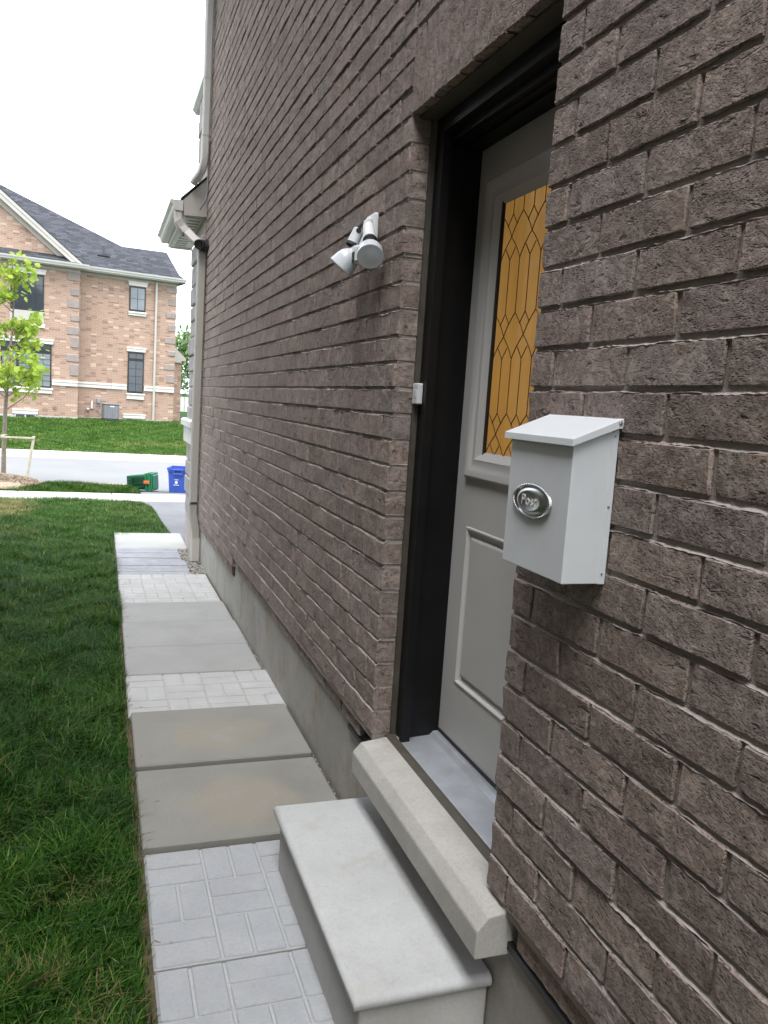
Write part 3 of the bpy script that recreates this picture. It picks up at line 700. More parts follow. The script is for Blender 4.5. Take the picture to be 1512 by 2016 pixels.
nosing(tp, -.325, .024, 1.70, 2.645, [(.004, .186), (.013, .188), (.019, .196), (.0205, .205), (.018, .214), (.011, .2205), (0, .2225)])
tp.build('tread_cap', 'step_top', st, 60)

# ------------------------------------------------------------------ path slabs
def weave(y0, y1, z, m, gm_, label, x0=-.772, x1=.02, flip=0):
    yc = (y0 + y1) / 2; t = tag(thing('paving_slab', label, 'paving slab', ((x0 + x1) / 2, yc, z - .045), 'garden path slabs along the house wall'), kind='thing')
    MB().box(x0, x1, y0 + .004, y1 - .004, z - .05, z - .0055, .004).build('slab_base', gm_, t)
    cs = (y1 - y0 - .008) / 3; nc = 4; cw = (x1 - x0) / nc
    for i in range(nc):
        for j in range(3):
            a0 = x0 + i * cw; b0 = y0 + .004 + j * cs; g_ = .0042
            for h in (0, 1):
                if (i + j + flip) % 2: q = (a0 + h * cw / 2, a0 + (h + 1) * cw / 2, b0, b0 + cs)
                else: q = (a0, a0 + cw, b0 + h * cs / 2, b0 + (h + 1) * cs / 2)
                dz = random.uniform(-.0006, .0006)
                MB().box(q[0] + g_, q[1] - g_, q[2] + g_, q[3] - g_, z - .012, z + dz, .0035).build('paver_brick', m, t)
    return t
def plain(y0, y1, z, m, label, x0=-.777, x1=.015, rot=0.):
    b = MB(); b.box(x0, x1, y0 + .004, y1 - .004, z - .045, z, .006)
    o = b.build('paving_slab', m); return tag(o, label, 'paving slab', 'garden path slabs along the house wall', 'thing')
def planks(y0, y1, z, label, x0, x1, n, seed):
    rs = random.Random(seed); t = tag(thing('paving_slab', label, 'paving slab', ((x0 + x1) / 2, (y0 + y1) / 2, z - .045), 'garden path slabs along the house wall'), kind='thing')
    MB().box(x0, x1, y0 + .004, y1 - .004, z - .05, z - .007, .004).build('slab_base', 'soil', t)
    K = 9; cuts = []
    for i in range(n + 1):
        yb = y0 + .004 + (y1 - y0 - .008) * i / n; a = rs.uniform(-.012, .012); ph = rs.uniform(0, 6)
        cuts.append([yb + (0 if i in (0, n) else a * (k / K - .5) * 2 + .008 * sin(ph + k * .9) + rs.uniform(-.003, .003)) for k in range(K + 1)])
    for i in range(n):
        gl = .0028; vs = []; fs = []
        dz = rs.uniform(-.002, .0015)
        for k in range(K + 1):
            x = x0 + (x1 - x0) * k / K
            vs += [(x, cuts[i][k] + gl, z - .01), (x, cuts[i][k] + gl + .003, z + dz), (x, cuts[i + 1][k] - gl - .003, z + dz + rs.uniform(-.001, .001)), (x, cuts[i + 1][k] - gl, z - .01)]
        for k in range(K):
            for q in range(3): p = 4 * k + q; fs.append((p, p + 4, p + 5, p + 1))
        fs += [(0, 1, 2, 3), (4 * K + 3, 4 * K + 2, 4 * K + 1, 4 * K)]
        b = MB(); b._add(vs, fs); b.build('stone_plank', 'slate', t)
    return t
weave(1.60, 2.215, -.010, 'paver_white', 'groove_white', 'white basketweave paving slab at the bottom edge, beside the near end of the step', flip=1)
weave(2.217, 2.838, -.008, 'paver_white', 'groove_white', 'white basketweave paving slab beside the far end of the step', flip=0)
plain(2.846, 3.478, .010, 'tread', 'grey concrete slab with tan stain, the nearest plain one, touching the step')
plain(3.490, 4.122, .024, 'tread', 'grey concrete slab with round tan stain, second plain one from the step')
weave(4.128, 4.75, -.001, 'paver_grey', 'groove_grey', 'pale basketweave slab between plain grey slabs in the middle of the path', -.787, .045)
plain(4.754, 5.297, .0, 'slab', 'smooth grey slab just beyond the middle basketweave slab', -.782, .012)
plain(5.303, 5.897, -.004, 'slab', 'smooth grey slab in the middle of three plain grey slabs', -.778, .018)
plain(5.905, 6.487, -.010, 'slab', 'smooth grey slab right before the far pair of basketweave slabs', -.772, .012)
weave(6.49, 7.038, -.028, 'paver_grey', 'groove_grey', 'nearer of the two pale basketweave slabs by the downspout', -.772, .01, 1)
weave(7.042, 7.63, -.038, 'paver_grey', 'groove_grey', 'farther of the two pale basketweave slabs, at the foot of the downspout', -.777, .012)
planks(7.638, 8.35, -.046, 'blue-grey plank-textured slab next to the far basketweave slab', -.775, -.12, 5, 4)
planks(8.354, 9.068, -.058, 'blue-grey plank-textured slab next to the pale end slab', -.773, -.14, 5, 9)
plain(9.072, 10.11, -.072, 'slab_pale', 'pale cream slab at the street end of the path', -.775, -.01)
# soil margin under and beside the slabs; gravel by the downspout
sm = MB(); ysm = [0., 1.6, 3, 5, 6.5, 8, 9.6, 10.15]
sm._add([(x, y, zg(y) + .005) for y in ysm for x in (-.80, .05)], [(2 * j, 2 * j + 1, 2 * j + 3, 2 * j + 2) for j in range(len(ysm) - 1)]); struct('soil_bed', sm, 'soil')
gv = MB(); rs = random.Random(5)
for k in range(1500):
    if k < 1000: x = rs.uniform(-.14, .03); y = rs.uniform(7.64, 9.07)
    else: x = rs.uniform(.015, .032); y = rs.uniform(2.68, 6)
    r = rs.uniform(.004, .010) * (1 if k < 1000 else .6); gv.r = rs.random(); gv.ball((x, y, zg(y) + (.028 if k < 1000 else .016) + rs.uniform(-.004, .004)), (r, r * rs.uniform(.7, 1.3), r * .6))
tag(gv.build('gravel', 'gravel'), 'loose grey gravel between the path and the downspout', 'gravel', kind='stuff')

# ------------------------------------------------------------------ mailbox
mb_ = thing('mailbox', 'white metal mailbox with oval silver Post plaque on the brick wall', 'mailbox', (-.05, 1.46, 1.325))
Y0, Y1, Zb = 1.338, 1.585, 1.325
bd = MB(); bd.prism([(-.004, Zb), (-.1, Zb), (-.1, 1.598), (-.004, 1.638)], 1, Y0, Y1); bd.build('body', 'white_paint', mb_)
# side flanges wrap the back plate
MB().prism([(-.0035, Zb), (-.0035, 1.64), (-.016, 1.642), (-.018, Zb)], 1, Y0 - .0012, Y1 + .0012).build('back_flange', 'white_paint', mb_)
L0, L1 = 1.3275, 1.604
ld = MB(); ld.prism([(-.002, 1.650), (-.109, 1.606), (-.110, 1.592), (-.1085, 1.592), (-.107, 1.604), (-.002, 1.6478)], 1, L0, L1)
for yy in (L0, L1 - .0012): ld.prism([(-.002, 1.650), (-.109, 1.606), (-.110, 1.592), (-.012, 1.630), (-.004, 1.630), (-.0005, 1.638)], 1, yy - .0004, yy + .0012)
ld.build('lid', 'white_paint', mb_)
def screw(p, r): b = MB(); b.lathe([(0, 0), (r, 0), (r * .85, r * .45), (r * .4, r * .7), (0, r * .75)], 12, frame_m(p, (0, -1, 0))); b.build('screw', 'steel', mb_, True)
screw((-.0095, L0 - .0004, 1.6405), .0042)
for z_ in (1.615, 1.478, 1.345): screw((-.0115, Y0 - .0013, z_), .0026)
PC = Vector((-.1, 1.473, 1.470)); PM = frame_m(PC, (-1, 0, 0), (0, -1, 0))   # local x -> towards camera, local y -> up/down
pq = MB(); pq.lathe([(1.0, 0), (1.0, .002), (.97, .005), (.90, .006), (.84, .003), (.80, .004), (.70, .0085), (.60, .0105), (.57, .0105), (.52, .0095), (0, .0095)], 48, PM, .076, .0345); pqo = pq.build('plaque', 'chrome', mb_, 60)
rp = MB()
for k in range(56):
    t = 2 * pi * k / 56; p = PM @ Vector((.0745 * cos(t), .0335 * sin(t), .005)); rp.ball(p, .0030)
rp.build('rope_rim', 'chrome', pqo, 'full')
tc = bpy.data.curves.new('post', 'FONT'); tc.body = 'Post'; tc.size = .031; tc.align_x = 'CENTER'; tc.align_y = 'CENTER'; tc.extrude = .0004; tc.space_character = 1.15
to = bpy.data.objects.new('post_text', tc); COL.objects.link(to); bpy.context.view_layer.update()
tm = bpy.data.meshes.new_from_object(to.evaluated_get(bpy.context.evaluated_depsgraph_get())); bpy.data.objects.remove(to)
tm.materials.clear(); tm.materials.append(M['engrave']); tm.name = 'lettering'
TMx = Matrix(((0, 0, -1, PC.x - .0101), (-1, 0, 0, PC.y), (0, 1, 0, PC.z), (0, 0, 0, 1)))
tm.transform(TMx); link(bpy.data.objects.new('lettering', tm), pqo)

# ------------------------------------------------------------------ floodlight
fl_ = thing('floodlight', 'white twin-lamp security floodlight on the brick beside the door', 'floodlight', (0, 2.97, 2.29))
b = MB(); b.box(-.022, .001, 2.93, 3.03, 2.245, 2.34, .006); b.box(-.038, -.022, 2.945, 3.015, 2.26, 2.325, .008); b.build('wall_plate', 'lamp_white', fl_, 30)
b = MB(); b.tube([(-.03, 2.965, 2.30), (-.045, 2.93, 2.285)], .012, 10); b.build('knuckle', 'lamp_white', fl_, True)
def lamp(p0, p1, p2, d, rimr):
    p0, p1, p2 = Vector(p0), Vector(p1), Vector(p2)
    b = MB(); b.tube([p0, p1], [.0205, .023], 20); ho = b.build('lamp_holder', 'lamp_white', fl_, True)
    ax = (p1 - p0).normalized(); b = MB(); b.lathe([(.0238, -.004), (.0255, 0), (.0255, .007), (.0215, .008), (.019, .0)], 20, frame_m(p1, ax)); b.build('gasket', 'dark_rubber', ho, True)
    dm = frame_m(p2, d); ln = (p2 - p1).length
    b = MB(); b.lathe([(.016, -ln), (.0185, -ln * .80), (.029, -ln * .70), (.040, -ln * .54), (.0455, -ln * .34), (rimr, -ln * .08), (rimr + .0015, -.003), (rimr + .0015, .001), (rimr - .002, .0025), (rimr - .004, .0015), (rimr * .6, .006), (0, .008)], 32, dm); b.build('bulb', 'lamp_glass', fl_, 50)
lamp((-.045, 2.918, 2.283), (-.053, 2.866, 2.226), (-.066, 2.806, 2.158), (-.2, -.75, -.62), .0455)
lamp((-.045, 3.035, 2.292), (-.068, 3.035, 2.236), (-.104, 3.045, 2.150), (-.55, .30, -.78), .049)
b = MB(); b.box(-.075, -.045, 2.965, 3.015, 2.16, 2.225, .008); b.tube([(-.03, 2.99, 2.27), (-.05, 2.99, 2.215)], .01, 8); sb = b.build('motion_sensor', 'lamp_white', fl_)
MB().box(-.079, -.074, 2.972, 3.008, 2.165, 2.20, .002).build('sensor_lens', 'dark_rubber', sb)
b = MB(); b.tube([(-.052, 3.022, 2.284), (-.052, 3.012, 2.284)], .010, 12); b.build('pivot_screw', 'dark_rubber', fl_, True)

# doorbell
db = thing('doorbell', 'small white doorbell box on the far door jamb', 'doorbell', (.09, 2.63, 1.65))
MB().box(.064, .0835, OY1 - .062, OY1 - .012, 1.657, 1.727, .003).build('housing', 'white_paint', db)
MB().box(.0625, .065, OY1 - .050, OY1 - .030, 1.68, 1.705, .001).build('button', 'lamp_white', db)

# ------------------------------------------------------------------ neighbouring house on the other side of the lawn (outside the frame)
nb = thing('neighbour_house', 'brown brick neighbouring house across the side lawn, outside the left edge', 'house', (-6.5, 2, 0))
MB().box(-10, -2.42, -8, 7.9, -.3, 5.9).build('wall', 'farbrick_n', nb)
MB().prism([(-10.4, 5.9), (-6.6, 8.3), (-2.05, 5.9)], 1, -8.4, 8.3).build('roof', 'shingle', nb)
MB().box(-2.44, -2.405, 2.2, 3.0, 1.9, 3.0).build('window', 'glass_dark', nb)

# ------------------------------------------------------------------ house across the street (own frame: x along its wall, y into it)
fh = thing('street_house', 'orange brick two-storey house with grey shingle roof across the street', 'house', (1.697, 33, .435), absolute=False, rz=radians(11.7))
MB().box(-3.6, 0, 0, 8, .06, 5.45).box(-9.5, -3.66, -.6, 8, .06, 5.45).box(-3.66, -3.6, -.0, 6, .06, 5.4).build('wall', 'farbrick', fh)
MB().box(-3.655, .0, -.02, .5, -.6, .06).box(-9.5, -3.655, -.62, .3, -.6, .06).build('foundation', 'kerb', fh)
def fwin(x0, x1, z0, z1, y, cols, rows_transom, lint, sill, muntin, glass='glass_dark', blind=None):
    wv = MB().box(x0, x1, y - .03, y + .05, z0, z1); wo_ = wv.build('window', 'win_frame', fh)
    n_ = len(cols) - 1
    for i in range(n_):
        a, b_ = cols[i] + .045, cols[i + 1] - .045
        for (za, zb) in rows_transom:
            MB().box(a, b_, y - .035, y - .028, za, zb).build('pane', blind if blind and za < 2.2 else glass, wo_)
            mz = MB(); c_ = (a + b_) / 2; mz.box(c_ - .008, c_ + .008, y - .042, y - .034, za, zb)
            if zb - za > .5:
                for k in range(1, muntin): zz = za + (zb - za) * k / muntin; mz.box(a, b_, y - .041, y - .034, zz - .007, zz + .007)
            mz.build('muntin', 'win_frame', wo_)
    if lint: MB().box(lint[0], lint[1], y - .06, y + .02, lint[2], lint[3], .008).box(lint[0] - .02, lint[1] + .02, y - .085, y - .05, lint[3] - .045, lint[3] + .005).build('lintel', 'limestone', wo_)
    if sill: MB().box(sill[0], sill[1], y - .06, y + .02, sill[2], sill[3] - .06).box(sill[0] - .02, sill[1] + .02, y - .10, y + .02, sill[3] - .06, sill[3], .008).build('sill', 'limestone', wo_)
    return wo_
fwin(-1.78, -1.18, 4.10, 5.00, 0, [-1.78, -1.18], [(4.16, 4.95)], (-1.82, -1.13, 5.02, 5.18), (-1.80, -1.15, 3.94, 4.08), 2, 'glass_lite')
fwin(-1.78, -1.18, 1.05, 2.58, 0, [-1.78, -1.18], [(1.12, 2.25), (2.35, 2.52)], (-1.83, -1.13, 2.60, 2.76), (-1.80, -1.15, .82, 1.04), 4, 'glass_dark')
fwin(-5.90, -4.84, 3.66, 4.90, -.6, [-5.90, -5.38, -4.84], [(3.72, 4.2), (4.24, 4.84)], (-5.95, -4.79, 4.92, 5.08), None, 2)
MB().box(-5.92, -4.83, -.63, -.58, 3.25, 3.66, .01).build('spandrel_panel', 'trim', fh)
MB().box(-5.97, -4.80, -.68, -.58, 3.11, 3.24, .008).build('spandrel_sill', 'limestone', fh)
fwin(-6.20, -4.57, 1.05, 2.57, -.6, [-6.20, -5.67, -5.13, -4.57], [(1.10, 2.22), (2.36, 2.52)], (-6.25, -4.52, 2.57, 2.73), (-6.25, -4.54, .85, 1.04), 6, 'glass_dark', 'glass_lite')
for (x0, x1, y) in ((-1.92, -1.08, 0), (-5.82, -5.0, -.6)):
    MB().box(x0, x1, y - .06, y + .02, .10, .26).box(x0 - .015, x1 + .015, y - .08, y - .05, .22, .265).build('basement_lintel', 'limestone', fh)
    bw = MB().frame(x0 + .07, x1 - .07, -.06, .10, .03, y - .03, y + .02, 1).box((x0 + x1) / 2 - .02, (x0 + x1) / 2 + .02, y - .03, y + .02, -.06, .1).build('basement_window', 'white_paint', fh)
    MB().box(x0 + .1, x1 - .1, y - .02, y - .01, -.05, .09).build('pane', 'glass_dark', bw)
bx_ = [(-9.5, -6.22, -.6), (-4.55, -3.68, -.6), (-3.60, -1.80, 0), (-1.16, -.0, 0)]
for (a, b_, y) in bx_:
    x = a; yy = y
    while x < b_ - .05:
        e_ = min(b_, x + 1.22); MB().box(x + .006, e_ - .006, yy - .05, yy + .02, 1.16, 1.27).box(x + .006, e_ - .006, yy - .07, yy + .02, 1.272, 1.35, .012).build('belt_stone', 'limestone', fh); x = e_
k = 0
for (a, b_) in ((4.92, 5.14), (4.45, 4.71), (3.97, 4.20), (3.48, 3.74), (3.01, 3.26), (2.55, 2.75), (2.01, 2.24), (1.52, 1.82)):
    MB().box(-(.40 if k % 2 == 0 else .30), .015, -.025, .3, a, b_, .02).build('quoin', 'quoin_far', fh); k += 1
k = 0
for (a, b_) in ((4.85, 5.16), (4.34, 4.58), (3.91, 4.20), (3.45, 3.67), (2.97, 3.26), (2.52, 2.91), (2.02, 2.29), (1.53, 1.95)):
    MB().box(-3.66 - (.41 if k % 2 == 0 else .30), -3.645, -.625, -.3, a, b_, .02).build('quoin', 'quoin_far', fh); k += 1
# eaves, gutters, roof
MB().box(-3.7, .22, -.36, .0, 5.29, 5.33).box(-9.5, -3.46, -.96, -.6, 5.25, 5.29).box(.0, .22, -.36, 6, 5.29, 5.33).build('soffit', 'trim', fh)
MB().box(-3.6, .02, -.03, .02, 5.19, 5.29).box(-9.5, -3.64, -.63, -.58, 5.15, 5.25).build('frieze_board', 'trim', fh)
gprof = [(-.36, 5.33), (-.36, 5.46), (-.47, 5.46), (-.46, 5.41), (-.43, 5.37), (-.42, 5.33)]
MB().prism(gprof, 0, -3.45, .24).build('gutter', 'trim_lt', fh)
MB().prism([(y - .6, z - .05) for y, z in gprof], 0, -9.5, -3.42).build('gutter', 'trim_lt', fh)
MB().box(.22, .25, -.36, 6, 5.33, 5.46).build('side_gutter', 'trim_lt', fh)
pit = 8 / 12; y0r, z0r = -.42, 5.42
def rp_(x, z): return (x, y0r + (z - z0r) / pit, z)
rv = [rp_(.25, 5.42), rp_(.05, 5.62), rp_(-.04, 6.64), rp_(-1.78, 6.60), rp_(-5.72, 8.77), rp_(-9.6, 8.77), rp_(-9.6, 5.42)]
# eased hip end, then the back of the roof
n_ = len(rv); bk = [(x, 7.5, 5.42) for x, y, z in rv]
rm = MB(); rm._add(rv + bk, [tuple(range(n_))[::-1]] + [(i, (i + 1) % n_, (i + 1) % n_ + n_, i + n_) for i in range(n_)]); rm.build('roof', 'shingle', fh)
MB().tube([rp_(-2.62, 6.0), (-2.62, .62, 6.38)], .035, 8).box(-2.85, -2.42, .38, .62, 6.0, 6.03).build('plumbing_vent', 'dark_rubber', fh)
# front gable with its raking boards and the skirt roof
MB().prism([(-9.2, 5.40), (-7.62, 8.3), (-7.5, 8.38), (-7.38, 8.3), (-4.05, 5.60), (-4.05, 5.40)], 1, -.6, -.2).build('gable_wall', 'farbrick', fh)
def rake(o0, o1, y0, y1, name, m):
    d = Vector((-3.65 + 6.26, 5.46 - 7.47)).normalized(); nrm = Vector((-d.y, d.x)) * -1
    a0 = Vector((-3.62, 5.44)) ; a1 = a0 - d * 5.0
    P = [a0 + nrm * o0, a0 + nrm * o1, a1 + nrm * o1, a1 + nrm * o0]
    MB().prism([(p.x, p.y) for p in P], 1, y0, y1).build(name, m, fh)
rake(.0, .10, -.92, -.86, 'rake_board', 'trim'); rake(.10, .22, -.90, -.60, 'rake_soffit', 'trim'); rake(.22, .34, -.66, -.60, 'rake_frieze', 'trim'); rake(-.03, .0, -.93, 3.2, 'gable_roof', 'shingle')
MB().prism([(-.98, 5.40), (-.62, 5.66), (-.58, 5.66), (-.58, 5.40)], 0, -9.5, -3.72).build('skirt_roof', 'shingle', fh)
# pipes and services
MB().box(-.83, -.755, -.11, -.04, 0, 5.28).box(-.83, -.755, -.36, -.04, 5.28, 5.36).build('downspout', 'trim', fh)
MB().box(-2.89, -2.76, -.09, 0, .60, .76, .01).build('disconnect_box', 'conduit', fh)
MB().box(-3.09, -3.03, -.06, 0, .38, .66, .008).build('vent_cover', 'white_paint', fh)
MB().tube([(-2.84, -.05, .6), (-2.84, -.05, .35), (-2.80, -.3, .25), (-2.74, -.45, .22)], .02, 6).build('line_set', 'conduit', fh)
MB().ball((-3.2, -.05, .36), .05).build('hose_bib', 'white_paint', fh)
MB().box(-4.5, -4.38, -.625, -.59, .30, .41).build('wall_vent', 'bark', fh)
# entrance porch that looks out past the right corner
MB().box(.05, .88, 2.0, 5, .0, 2.6).build('porch_wall', 'farbrick', fh)
MB().prism([(.0, 3.1), (.62, 2.95), (1.02, 2.60), (1.02, 2.48), (.84, 2.48), (.84, 2.40), (.0, 2.40)], 1, 1.9, 5.2).build('porch_roof', 'trim', fh)
# air conditioner on the lawn against that wall
ex_ = Vector((cos(radians(11.7)), sin(radians(11.7)), 0)); ey_ = Vector((-sin(radians(11.7)), cos(radians(11.7)), 0))
acp = Vector((1.697, 33, .435)) + ex_ * -2.54 + ey_ * -.75
ac = thing('air_conditioner', 'grey outdoor air conditioner unit against the orange brick house', 'air conditioner', tuple(acp), absolute=False, rz=radians(11.7))
MB().box(-.27, .27, -.25, .25, .05, .58, .03).build('casing', 'ac', ac)
for k in range(9): MB().box(-.24 + k * .056, -.225 + k * .056, -.258, -.248, .09, .54).build('louvre', 'conduit', ac)
MB().box(-.285, .285, -.265, .265, .58, .615, .012).build('top_cover', 'ac', ac)
MB().box(-.07, .08, -.262, -.25, .50, .535).build('badge', 'mark', ac)
MB().box(-.30, .30, -.28, .28, -.06, .05, .01).build('base_pad', 'dark_rubber', ac)

# ------------------------------------------------------------------ bins at the road
def taper(mb, x0, x1, y0, y1, z0, z1, ins, M_=None, wall=.012, open_top=True):
    b0 = [(x0 + ins, y0 + ins, z0), (x1 - ins, y0 + ins, z0), (x1 - ins, y1 - ins, z0), (x0 + ins, y1 - ins, z0)]; b1 = [(x0, y0, z1), (x1, y0, z1), (x1, y1, z1), (x0, y1, z1)]
    b2 = [(x0 + wall, y0 + wall, z1), (x1 - wall, y0 + wall, z1), (x1 - wall, y1 - wall, z1), (x0 + wall, y1 - wall, z1)]; b3 = [(x0 + ins + wall, y0 + ins + wall, z0 + .02), (x1 - ins - wall, y0 + ins + wall, z0 + .02), (x1 - ins - wall, y1 - ins - wall, z0 + .02), (x0 + ins + wall, y1 - ins - wall, z0 + .02)]
    fs = [(3, 2, 1, 0)]
    for k in range(4): q = (k + 1) % 4; fs += [(k, q, q + 4, k + 4), (k + 4, q + 4, q + 8, k + 8), (k + 8, q + 8, q + 12, k + 12)]
    fs.append((12, 13, 14, 15)); mb._add(b0 + b1 + b2 + b3, fs, M_)
bb = thing('recycling_box', 'upright blue plastic recycling box standing at the road edge', 'recycling bin', (.50, 15.95, -.255), absolute=False, rz=radians(-14))
b = MB(); taper(b, -.19, .19, -.24, .24, 0, .47, .03); b.build('tub', 'blue', bb)
b = MB().frame(-.205, .205, -.255, .255, .02, .425, .475, 2); b.frame(-.198, .198, -.248, .248, .02, .39, .405, 2); b.build('rim', 'blue', bb)
MB().box(-.09, .09, -.275, -.25, .35, .375, .006).box(-.09, -.07, -.272, -.24, .37, .43).box(.07, .09, -.272, -.24, .37, .43).box(-.09, .09, -.275, -.25, .43, .45, .006).build('handle', 'blue', bb)
sl_ = Matrix.Translation((0, -.232, .2)) @ Matrix.Rotation(radians(90 - 3.6), 4, 'X')
b = MB(); b.lathe([(.012, 0), (.026, 0), (.026, .002), (.012, .002), (.012, 0)], 16, Matrix.Translation((-.03, .0, .0)) @ sl_)
b.box(-.07, .01, .045, .055, 0, .002, M_=sl_).box(-.08, .02, -.055, -.045, 0, .002, M_=sl_).build('printed_emblem', 'mark', bb)
sr_ = Matrix.Translation((.178, 0, .22)) @ Matrix.Rotation(radians(90), 4, 'Z') @ Matrix.Rotation(radians(90 - 3.6), 4, 'X')
b = MB()
for k in range(7): b.box(-.04, .04 - .02 * (k % 3), -.13 + k * .04, -.105 + k * .04, 0, .004, M_=sr_)
b.build('printed_text', 'mark', bb)
# green organics bin lying on its side, mouth to the right
gb = thing('organics_bin', 'green plastic organics bin lying on its side by the grass edge', 'compost bin', (-.20, 15.9, -.255), absolute=False, rz=radians(-22))
GM = Matrix.Translation((-.24, 0, .165)) @ Matrix.Rotation(radians(86), 4, 'Y')   # local z of the bin -> +x
b = MB(); taper(b, -.15, .15, -.17, .17, 0, .44, .035, GM); b.build('tub', 'green', gb)
b = MB().frame(-.165, .165, -.185, .185, .03, .36, .39, 2, GM).frame(-.168, .168, -.188, .188, .022, .43, .465, 2, GM); b.build('rim', 'green', gb)
lidm = GM @ Matrix.Translation((0, 0, .47)); b = MB(); b.box(-.166, .166, -.186, .186, 0, .02, .006, lidm); b.box(-.13, .13, -.15, .15, .02, .04, .012, lidm); b.build('lid', 'green', gb)
b = MB(); b.box(-.03, .03, -.205, -.18, .34, .45, .006, GM); b.build('latch', 'orange', gb)
b = MB(); b.frame(-.10, .10, .10, .34, .02, -.198, -.172, 1, GM); b.build('handle', 'green_dk', gb)
b = MB()
for k in range(4): b.box(-.11 + k * .06, -.09 + k * .06, -.186, -.16, .02, .34, 0, GM)
b.build('rib', 'green_dk', gb)
for sgn in (-1, 1): 
    b = MB(); b.lathe([(0, -.02), (.06, -.02), (.065, 0), (.06, .02), (0, .02)], 18, GM @ Matrix.Translation((.10, sgn * .15, .02)) @ Matrix.Rotation(pi / 2, 4, 'X')); b.build('wheel', 'green_dk', gb, True)

# ------------------------------------------------------------------ young maple, stakes, mulch
def leaf_mesh(mb, p, nrm, up, s, r):
    m_ = frame_m(p, nrm, up); mb.r = r
    pr = [(-.0, -.5), (.25, -.42), (.55, -.30), (.38, -.05), (.52, .28), (.22, .22), (0, .6), (-.22, .22), (-.52, .28), (-.38, -.05), (-.55, -.30), (-.25, -.42)]
    mb._add([(a * s, b_ * s, .06 * s * abs(a)) for a, b_ in pr], [(0, 1, 2, 3, 9, 10, 11), (3, 4, 5, 6, 7, 8, 9)], m_)
rs = random.Random(21)
TB = Vector((-2.60, 16.05, -.10))
tr = thing('maple_sapling', 'young maple with fresh lime-green leaves at the left edge', 'tree', tuple(TB))
trunk = [TB + Vector((0, 0, -.1)), TB + Vector((.01, 0, .6)), TB + Vector((.03, .01, 1.25)), TB + Vector((.07, .02, 1.9)), TB + Vector((.13, .02, 2.6)), TB + Vector((.17, .0, 3.3)), TB + Vector((.18, 0, 3.75))]
b = MB(); b.tube(trunk, [.045, .038, .034, .027, .018, .010, .004], 9); twigs = []
for k in range(22):
    h = rs.uniform(1.15, 3.5); t0 = Vector((np.interp(h, [0, .6, 1.25, 1.9, 2.6, 3.3, 3.75], [0, .01, .03, .07, .13, .17, .18]), 0, h)) + TB
    az = rs.uniform(0, 2 * pi); ln = (.84 - .18 * (h - 1.1)) * rs.uniform(.5, 1.); e1 = t0 + Vector((cos(az) * ln * .5, sin(az) * ln * .5, ln * .35)); e2 = t0 + Vector((cos(az) * ln * .85, sin(az) * ln * .85, ln * .85))
    b.tube([t0, e1, e2], [.012, .007, .003], 6); twigs.append((t0, e1, e2))
twigs.append((trunk[4], trunk[5], trunk[6]))
b.build('trunk', 'bark', tr, True)
lf = MB()
for (t0, e1, e2) in twigs:
    for c_ in range(5):
        t = rs.uniform(.35, 1.05); q = t0.lerp(e1, t * 2) if t < .5 else e1.lerp(e2, (t - .5) * 2); q = q + Vector((rs.gauss(0, .07), rs.gauss(0, .07), rs.gauss(0, .06)))
        for l_ in range(rs.randrange(8, 14)):
            p = q + Vector((rs.gauss(0, .075), rs.gauss(0, .075), rs.gauss(0, .06)))
            nr = Vector((rs.gauss(0, .6), rs.gauss(-.3, .6), rs.uniform(.1, 1))).normalized(); leaf_mesh(lf, p, nr, (rs.gauss(0, 1), rs.gauss(0, 1), -.8), rs.uniform(.06, .11), rs.random())
tag(lf.build('crown', 'leaf', tr), kind='stuff')
sk = thing('tree_stake', 'pale wooden stake with cross rail leaning beside the young maple', 'tree stake', (-2.18, 15.85, -.1))
MB().box(-.022, .022, -.022, .022, 0, .86, .004, Matrix.Translation((-2.205, 15.85, -.16)) @ Matrix.Rotation(radians(8.5), 4, 'Y')).build('stake', 'wood', sk)
MB().box(-3.05, -2.08, 15.815, 15.83, .64, .672, .003).build('cross_rail', 'wood', sk)
MB().tube([(-2.62, 15.83, .66), (-2.58, 16.0, .68), (-2.55, 16.1, .68)], .012, 6).build('tie', 'tie', sk)
ml = MB()
for k in range(2600):
    a = rs.uniform(0, 2 * pi); r = .62 * rs.random() ** .6; x = -2.58 + cos(a) * r * 1.05; y = 15.75 + sin(a) * r * .75; zz = -.155 + .13 * (1 - (r / .64) ** 2) + rs.uniform(-.01, .025)
    ml.r = rs.random(); ml.box(-.028 * rs.uniform(.5, 1.2), .028, -.006, .006, -.003, .003, 0, Matrix.Translation((x, y, zz)) @ Matrix.Rotation(rs.uniform(0, 6.3), 4, 'Z') @ Matrix.Rotation(rs.gauss(0, .5), 4, 'Y'))
ml.lathe([(.66, -.19), (.45, -.10), (.2, -.05), (0, -.04)], 20, Matrix.Translation((-2.58, 15.75, .0)))
tag(ml.build('mulch', 'mulch'), 'shredded bark mulch heaped round the young maple', 'mulch', kind='stuff')
ml2 = MB()
for k in range(500):
    a = rs.uniform(0, 2 * pi); r = .7 * rs.random() ** .6; x = -4.35 + cos(a) * r * 1.2; y = 25.5 + sin(a) * r; ml2.r = rs.random()
    ml2.box(-.05, .05, -.012, .012, -.004, .004, 0, Matrix.Translation((x, y, zg(y) + .03 + .12 * (1 - r / .7))) @ Matrix.Rotation(rs.uniform(0, 6.3), 4, 'Z') @ Matrix.Rotation(rs.gauss(0, .4), 4, 'Y'))
ml2.lathe([(.8, 0), (.45, .1), (0, .14)], 16, Matrix.Translation((-4.35, 25.5, zg(25.5))))
tag(ml2.build('mulch', 'mulch'), 'pale mulch patch on the lawn across the street', 'mulch', kind='stuff')

